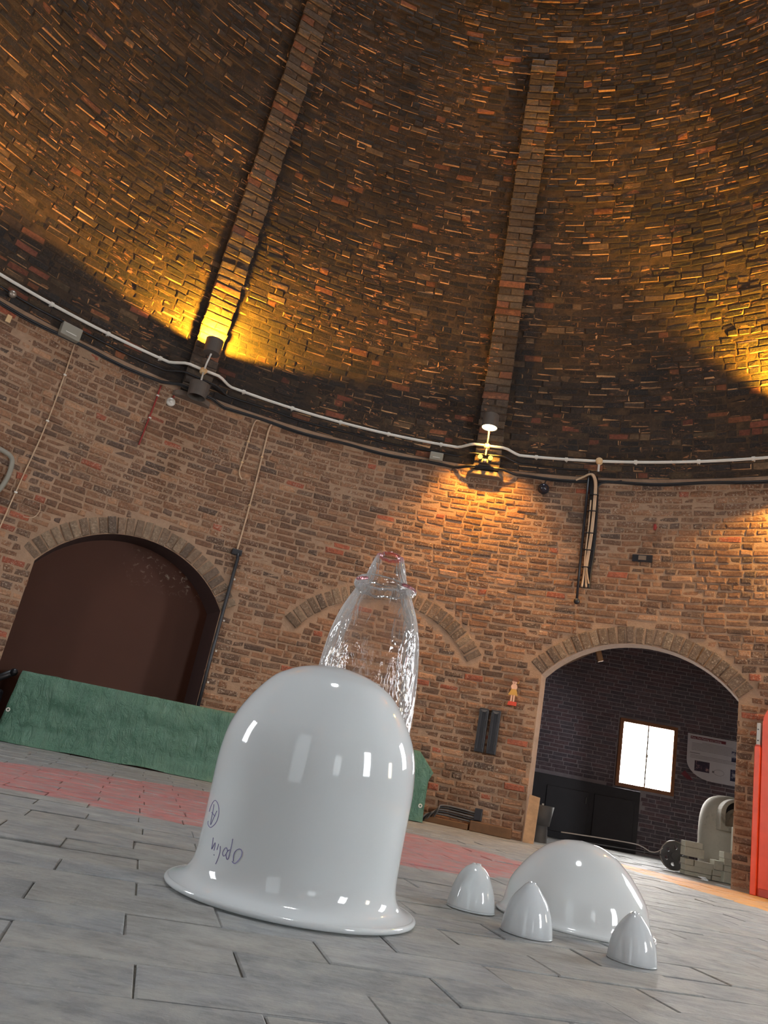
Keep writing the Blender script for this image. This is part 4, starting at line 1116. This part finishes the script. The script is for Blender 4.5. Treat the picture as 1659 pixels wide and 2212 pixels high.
# ------------------------------------------------------------------ red cabinet at the right edge
def cabinet():
    az = rad(46); fn = np.array([-math.sin(az), -math.cos(az), 0]); fu = np.array([math.cos(az), -math.sin(az), 0])
    o0 = np.array([2.84, 5.40, 0.0])
    t = thing('red_cabinet', 'bright orange-red cabinet with an arched top and glazed door at the right edge', 'cabinet', tuple(o0 + fu * 0.4))
    def B(x0, x1, z0, z1, d0, d1, nm, mat, bev=0.004):
        return MB().box(o0 + fu * (x0 + x1) / 2 + UZ * (z0 + z1) / 2 + fn * (d0 + d1) / 2, x1 - x0, d1 - d0, z1 - z0, fu, fn, UZ).build(nm, mat, t, bevel=bev)
    B(-0.002, 0.036, 0.0, 0.945, -0.085, 0.012, 'stile', M_RED)
    B(0.006, 0.032, 0.955, 1.105, -0.03, 0.004, 'metal_plate', M_STEEL, 0.002)
    B(0.002, 0.034, 0.940, 0.958, -0.03, 0.006, 'dark_block', M_REDD, 0.002)
    for z in (0.985, 1.06): B(0.014, 0.022, z - 0.004, z + 0.004, 0.004, 0.010, 'screw', M_BLACKM, 0.0)
    P = [(0.040, 0.0), (0.80, 0.0), (0.80, 1.12)] + [(0.42 + 0.38 * math.cos(a), 1.10 + 0.26 * math.sin(a)) for a in np.linspace(0.05, math.pi - 0.05, 24)] + [(0.040, 1.12)]
    MB().prism(P, o0 - fn * 0.09, fu, UZ, fn, 0.08).build('carcase', M_RED, t, bevel=0.005)
    B(0.115, 0.74, 0.055, 1.03, -0.012, 0.008, 'door', M_RED)
    d = t.children[-1]
    dd = [c for c in t.children if c.name.startswith('door')][0]
    for r in range(3):
        for c_ in range(3):
            x0 = 0.155 + c_ * 0.195; z0 = 0.12 + r * 0.30
            MB().box(o0 + fu * (x0 + 0.085) + UZ * (z0 + 0.12) + fn * 0.010, 0.17, 0.006, 0.24, fu, fn, UZ).build('pane', M_PANE, dd)
            MB().box(o0 + fu * (x0 + 0.085) + UZ * (z0 - 0.012) + fn * 0.014, 0.19, 0.02, 0.018, fu, fn, UZ).build('glazing_bar', M_ORANGE, dd)
    B(0.05, 0.79, 0.0, 0.05, -0.01, 0.006, 'kick_board', M_REDD)
cabinet()

# ------------------------------------------------------------------ the glass on the floor
def shell(prof, th):
    """outer profile from apex (or rim) down to the lip, returned with an inner wall"""
    P = [np.array(p) for p in prof]; out = [tuple(p) for p in P]
    inn = []
    for i, p in enumerate(P):
        tng = P[min(i + 1, len(P) - 1)] - P[max(i - 1, 0)]; tng /= np.linalg.norm(tng) + 1e-9
        q = p + np.array([-abs(tng[1]) * th, 0]) + np.array([0, -abs(tng[0]) * th])
        inn.append((max(q[0], 0.0008), max(q[1], 0.0025)))
    return out + inn[::-1]

DC = (-0.037, 1.957, 0.0)
dome_prof = [tuple(p) for p in smooth_path([np.array(p) for p in ((0.0008, 0.5345), (0.04, 0.5312), (0.085, 0.5205), (0.12, 0.505), (0.155, 0.480), (0.196, 0.425), (0.2262, 0.36), (0.2365, 0.285), (0.2352, 0.2), (0.2335, 0.12), (0.2340, 0.072), (0.2395, 0.045), (0.2515, 0.028), (0.269, 0.0185), (0.283, 0.0145))], 5)]
t = thing('glass_bell', 'large white opal glass bell with a flared rim, handwriting upside down on it', 'glass dome', DC)
MB().lathe(DC, shell(dome_prof, 0.006), 128).build('body', M_OPAL, t, smooth=True)
MB().tube([np.array(DC) + np.array([0.2835 * math.cos(a), 0.2835 * math.sin(a), 0.0085]) for a in np.linspace(0, 2 * math.pi, 129)], 0.0068, 12, cap=False).build('rim', M_OPAL, t, smooth=True)
INK = {
 'ring': [(-64.5, .1394), (-63.5, .133), (-59.69, .1293), (-56.78, .133), (-53.69, .1437), (-52.84, .1589), (-54.1, .172), (-57.03, .1816), (-60.84, .1848), (-63.59, .1789), (-65.84, .167), (-66.29, .1579)],
 'A': [(-61.34, .1765), (-60.52, .1611), (-60.57, .1523), (-59.66, .1345), (-57.7, .1497), (-56.91, .1554), (-55.76, .1657)],
 'bar': [(-61.82, .159), (-58.73, .156), (-56.48, .1544)],
 'O': [(-34.03, .0816), (-32.98, .0793), (-31.86, .0795), (-30.6, .0846), (-29.21, .0948), (-29.15, .103), (-30.19, .1078), (-31.81, .1072), (-33.36, .1018), (-34.02, .0939), (-33.22, .0823)],
 'p': [(-36.98, .1231), (-36.75, .1104), (-36.83, .0972), (-36.9, .0856), (-37.53, .0822), (-38.63, .0858), (-39.19, .0919), (-38.48, .0982), (-37.45, .1008)],
 'a': [(-38.57, .0957), (-39.43, .1016), (-40.48, .1023), (-41.43, .0982), (-41.94, .0912), (-40.96, .0862), (-39.92, .0875), (-39.11, .0928), (-38.56, .0973), (-37.45, .1008)],
 'l': [(-44.98, .1019), (-44.2, .0926), (-44.26, .081), (-44.93, .0664)],
 'i': [(-46.84, .105), (-46.82, .0996), (-47.04, .0928)], 'dot': [(-48.64, .0823), (-48.1, .081)],
 'n': [(-53.13, .1128), (-52.4, .1002), (-52.04, .0904), (-50.87, .0989), (-50.05, .1046), (-49.51, .0966), (-49.5, .0895)]}
pz = np.array([p[1] for p in dome_prof])[::-1]; pr_ = np.array([p[0] for p in dome_prof])[::-1]
k = MB()
for nm, pts in INK.items():
    Q = []
    for a, z in smooth_path([np.array(p) for p in pts], 6):
        r = float(np.interp(z, pz, pr_)) + 0.0004; Q.append((DC[0] + r * math.sin(rad(a)), DC[1] - r * math.cos(rad(a)), z))
    k.tube(Q, 0.00085, 6)
o = k.build('inscription', M_INK, t, smooth=True); tag(o, 'violet handwriting, upside down')

BC = (0.780, 2.467, 0.0)
bowl = [tuple(p) for p in smooth_path([np.array(p) for p in ((0.0008, 0.2290), (0.05, 0.2228), (0.085, 0.2085), (0.112, 0.191), (0.147, 0.158), (0.1815, 0.113), (0.198, 0.083), (0.2060, 0.05), (0.2105, 0.026), (0.217, 0.0145), (0.2245, 0.0105))], 5)]
t = thing('glass_bowl', 'low white opal glass dome standing behind the three small cups', 'glass dome', BC)
MB().lathe(BC, shell(bowl, 0.005), 96).build('body', M_OPAL2, t, smooth=True)
MB().tube([np.array(BC) + np.array([0.2245 * math.cos(a), 0.2245 * math.sin(a), 0.006]) for a in np.linspace(0, 2 * math.pi, 97)], 0.0048, 10, cap=False).build('rim', M_OPAL2, t, smooth=True)

def cup(c, prof, mat, label, tipr, nub=None):
    t = thing('glass_cup', label, 'glass cup', c, 'small opal glass cups upturned on the floor')
    P = [tuple(p) for p in smooth_path([np.array(p) for p in prof], 5)]
    MB().lathe(c, shell(P, 0.003), 64).build('body', mat, t, smooth=True)
    h = prof[0][1]
    def rag(a, r, z): return r * (1 + 0.05 * math.sin(3 * a + 1) + 0.03 * math.sin(7 * a)), z + (0.0022 * math.sin(2 * a + 0.6) + 0.0012 * math.sin(9 * a)) * (1 if z > h - 0.004 else 0.3)
    MB().lathe(c, [(prof[0][0] + 0.0005, h - 0.003), (prof[0][0] * 0.97, h), (tipr, h + 0.0012), (tipr * 0.5, h + 0.0008), (0.0006, h + 0.0002)], 32, fn=rag).build('broken_tip', mat, t, smooth=True)
    MB().tube([np.array(c) + np.array([(prof[-1][0] - 0.0012) * math.cos(a), (prof[-1][0] - 0.0012) * math.sin(a), 0.0028]) for a in np.linspace(0, 2 * math.pi, 65)], 0.0021, 8, cap=False).build('rim', mat, t, smooth=True)
    if nub:
        ball(np.array(c) + np.array(nub), 0.0045, 12).build('nub', mat, t, smooth=True)
cup((0.452, 2.356, 0), ((0.013, 0.1165), (0.022, 0.111), (0.035, 0.099), (0.0455, 0.083), (0.057, 0.055), (0.063, 0.032), (0.0672, 0.004)), M_OPAL, 'milky white glass cup upturned nearest the red painted floor patch', 0.011)
cup((0.555, 2.127, 0), ((0.010, 0.1185), (0.016, 0.1145), (0.026, 0.103), (0.0415, 0.084), (0.0525, 0.061), (0.0588, 0.040), (0.0630, 0.018), (0.0648, 0.004)), M_OPALC, 'pale blue opal glass cup upturned in front of the low dome, middle of the three', 0.008)
cup((0.789, 2.033, 0), ((0.009, 0.1065), (0.0145, 0.1035), (0.026, 0.0915), (0.0372, 0.0765), (0.0475, 0.056), (0.0528, 0.038), (0.0562, 0.017), (0.0575, 0.004)), M_OPALD, 'most see-through glass cup, upturned at the right with a nub on its side', 0.007, nub=(0.0505, 0.002, 0.046))

VC = (0.050, 2.45, 0.0)
t = thing('glass_vase', 'tall clear wavy glass vessel with a collar and pink-tinged neck behind the white bell', 'glass vessel', VC)
body = smooth_path([np.array(p) for p in ((0.0745, 0.883), (0.082, 0.872), (0.0925, 0.849), (0.112, 0.806), (0.130, 0.758), (0.1455, 0.69), (0.1555, 0.60), (0.1602, 0.515), (0.1608, 0.4455), (0.157, 0.33), (0.146, 0.18), (0.132, 0.06), (0.124, 0.008), (0.115, 0.0015), (0.001, 0.0015))], 5)
MB().lathe(VC, [tuple(p) for p in body], 96).build('body', M_CLEAR, t, smooth=True)
def wav(a, r, z): return r + 0.003 * math.sin(3 * a + 1), z + 0.004 * math.sin(2 * a) + 0.0022 * math.sin(9 * a + 1) * (1 if z < 0.866 else 0.2)
MB().lathe(VC, [tuple(p) for p in smooth_path([np.array(p) for p in ((0.0765, 0.884), (0.092, 0.884), (0.101, 0.878), (0.1035, 0.868), (0.099, 0.859), (0.090, 0.852), (0.083, 0.858))], 4)], 96, fn=wav).build('collar', M_CLEARN, t, smooth=True)
def rag(a, r, z): return r, z + 0.003 * math.sin(3 * a) * max(0, (z - 0.95) / 0.03) + 0.0015 * math.sin(11 * a) * max(0, (z - 0.95) / 0.03)
MB().lathe(VC, [(0.0745, 0.883), (0.066, 0.905), (0.0565, 0.94), (0.0475, 0.968)], 64, fn=rag).build('neck', M_CLEARN, t, smooth=True)
MB().lathe(VC, [(0.0475, 0.968), (0.0445, 0.977), (0.040, 0.979), (0.0365, 0.974), (0.037, 0.966)], 64, fn=rag).build('rim', M_PINK, t, smooth=True)
for a0, a1 in ((200, 235), (300, 330), (335, 352)):
    MB().tube([np.array(VC) + np.array([0.0985 * math.cos(rad(a)), 0.0985 * math.sin(rad(a)), 0.872]) for a in np.linspace(a0, a1, 10)], [0.001] + [0.006] * 8 + [0.001], 8).build('pink_streak', M_PINK, t, smooth=True)
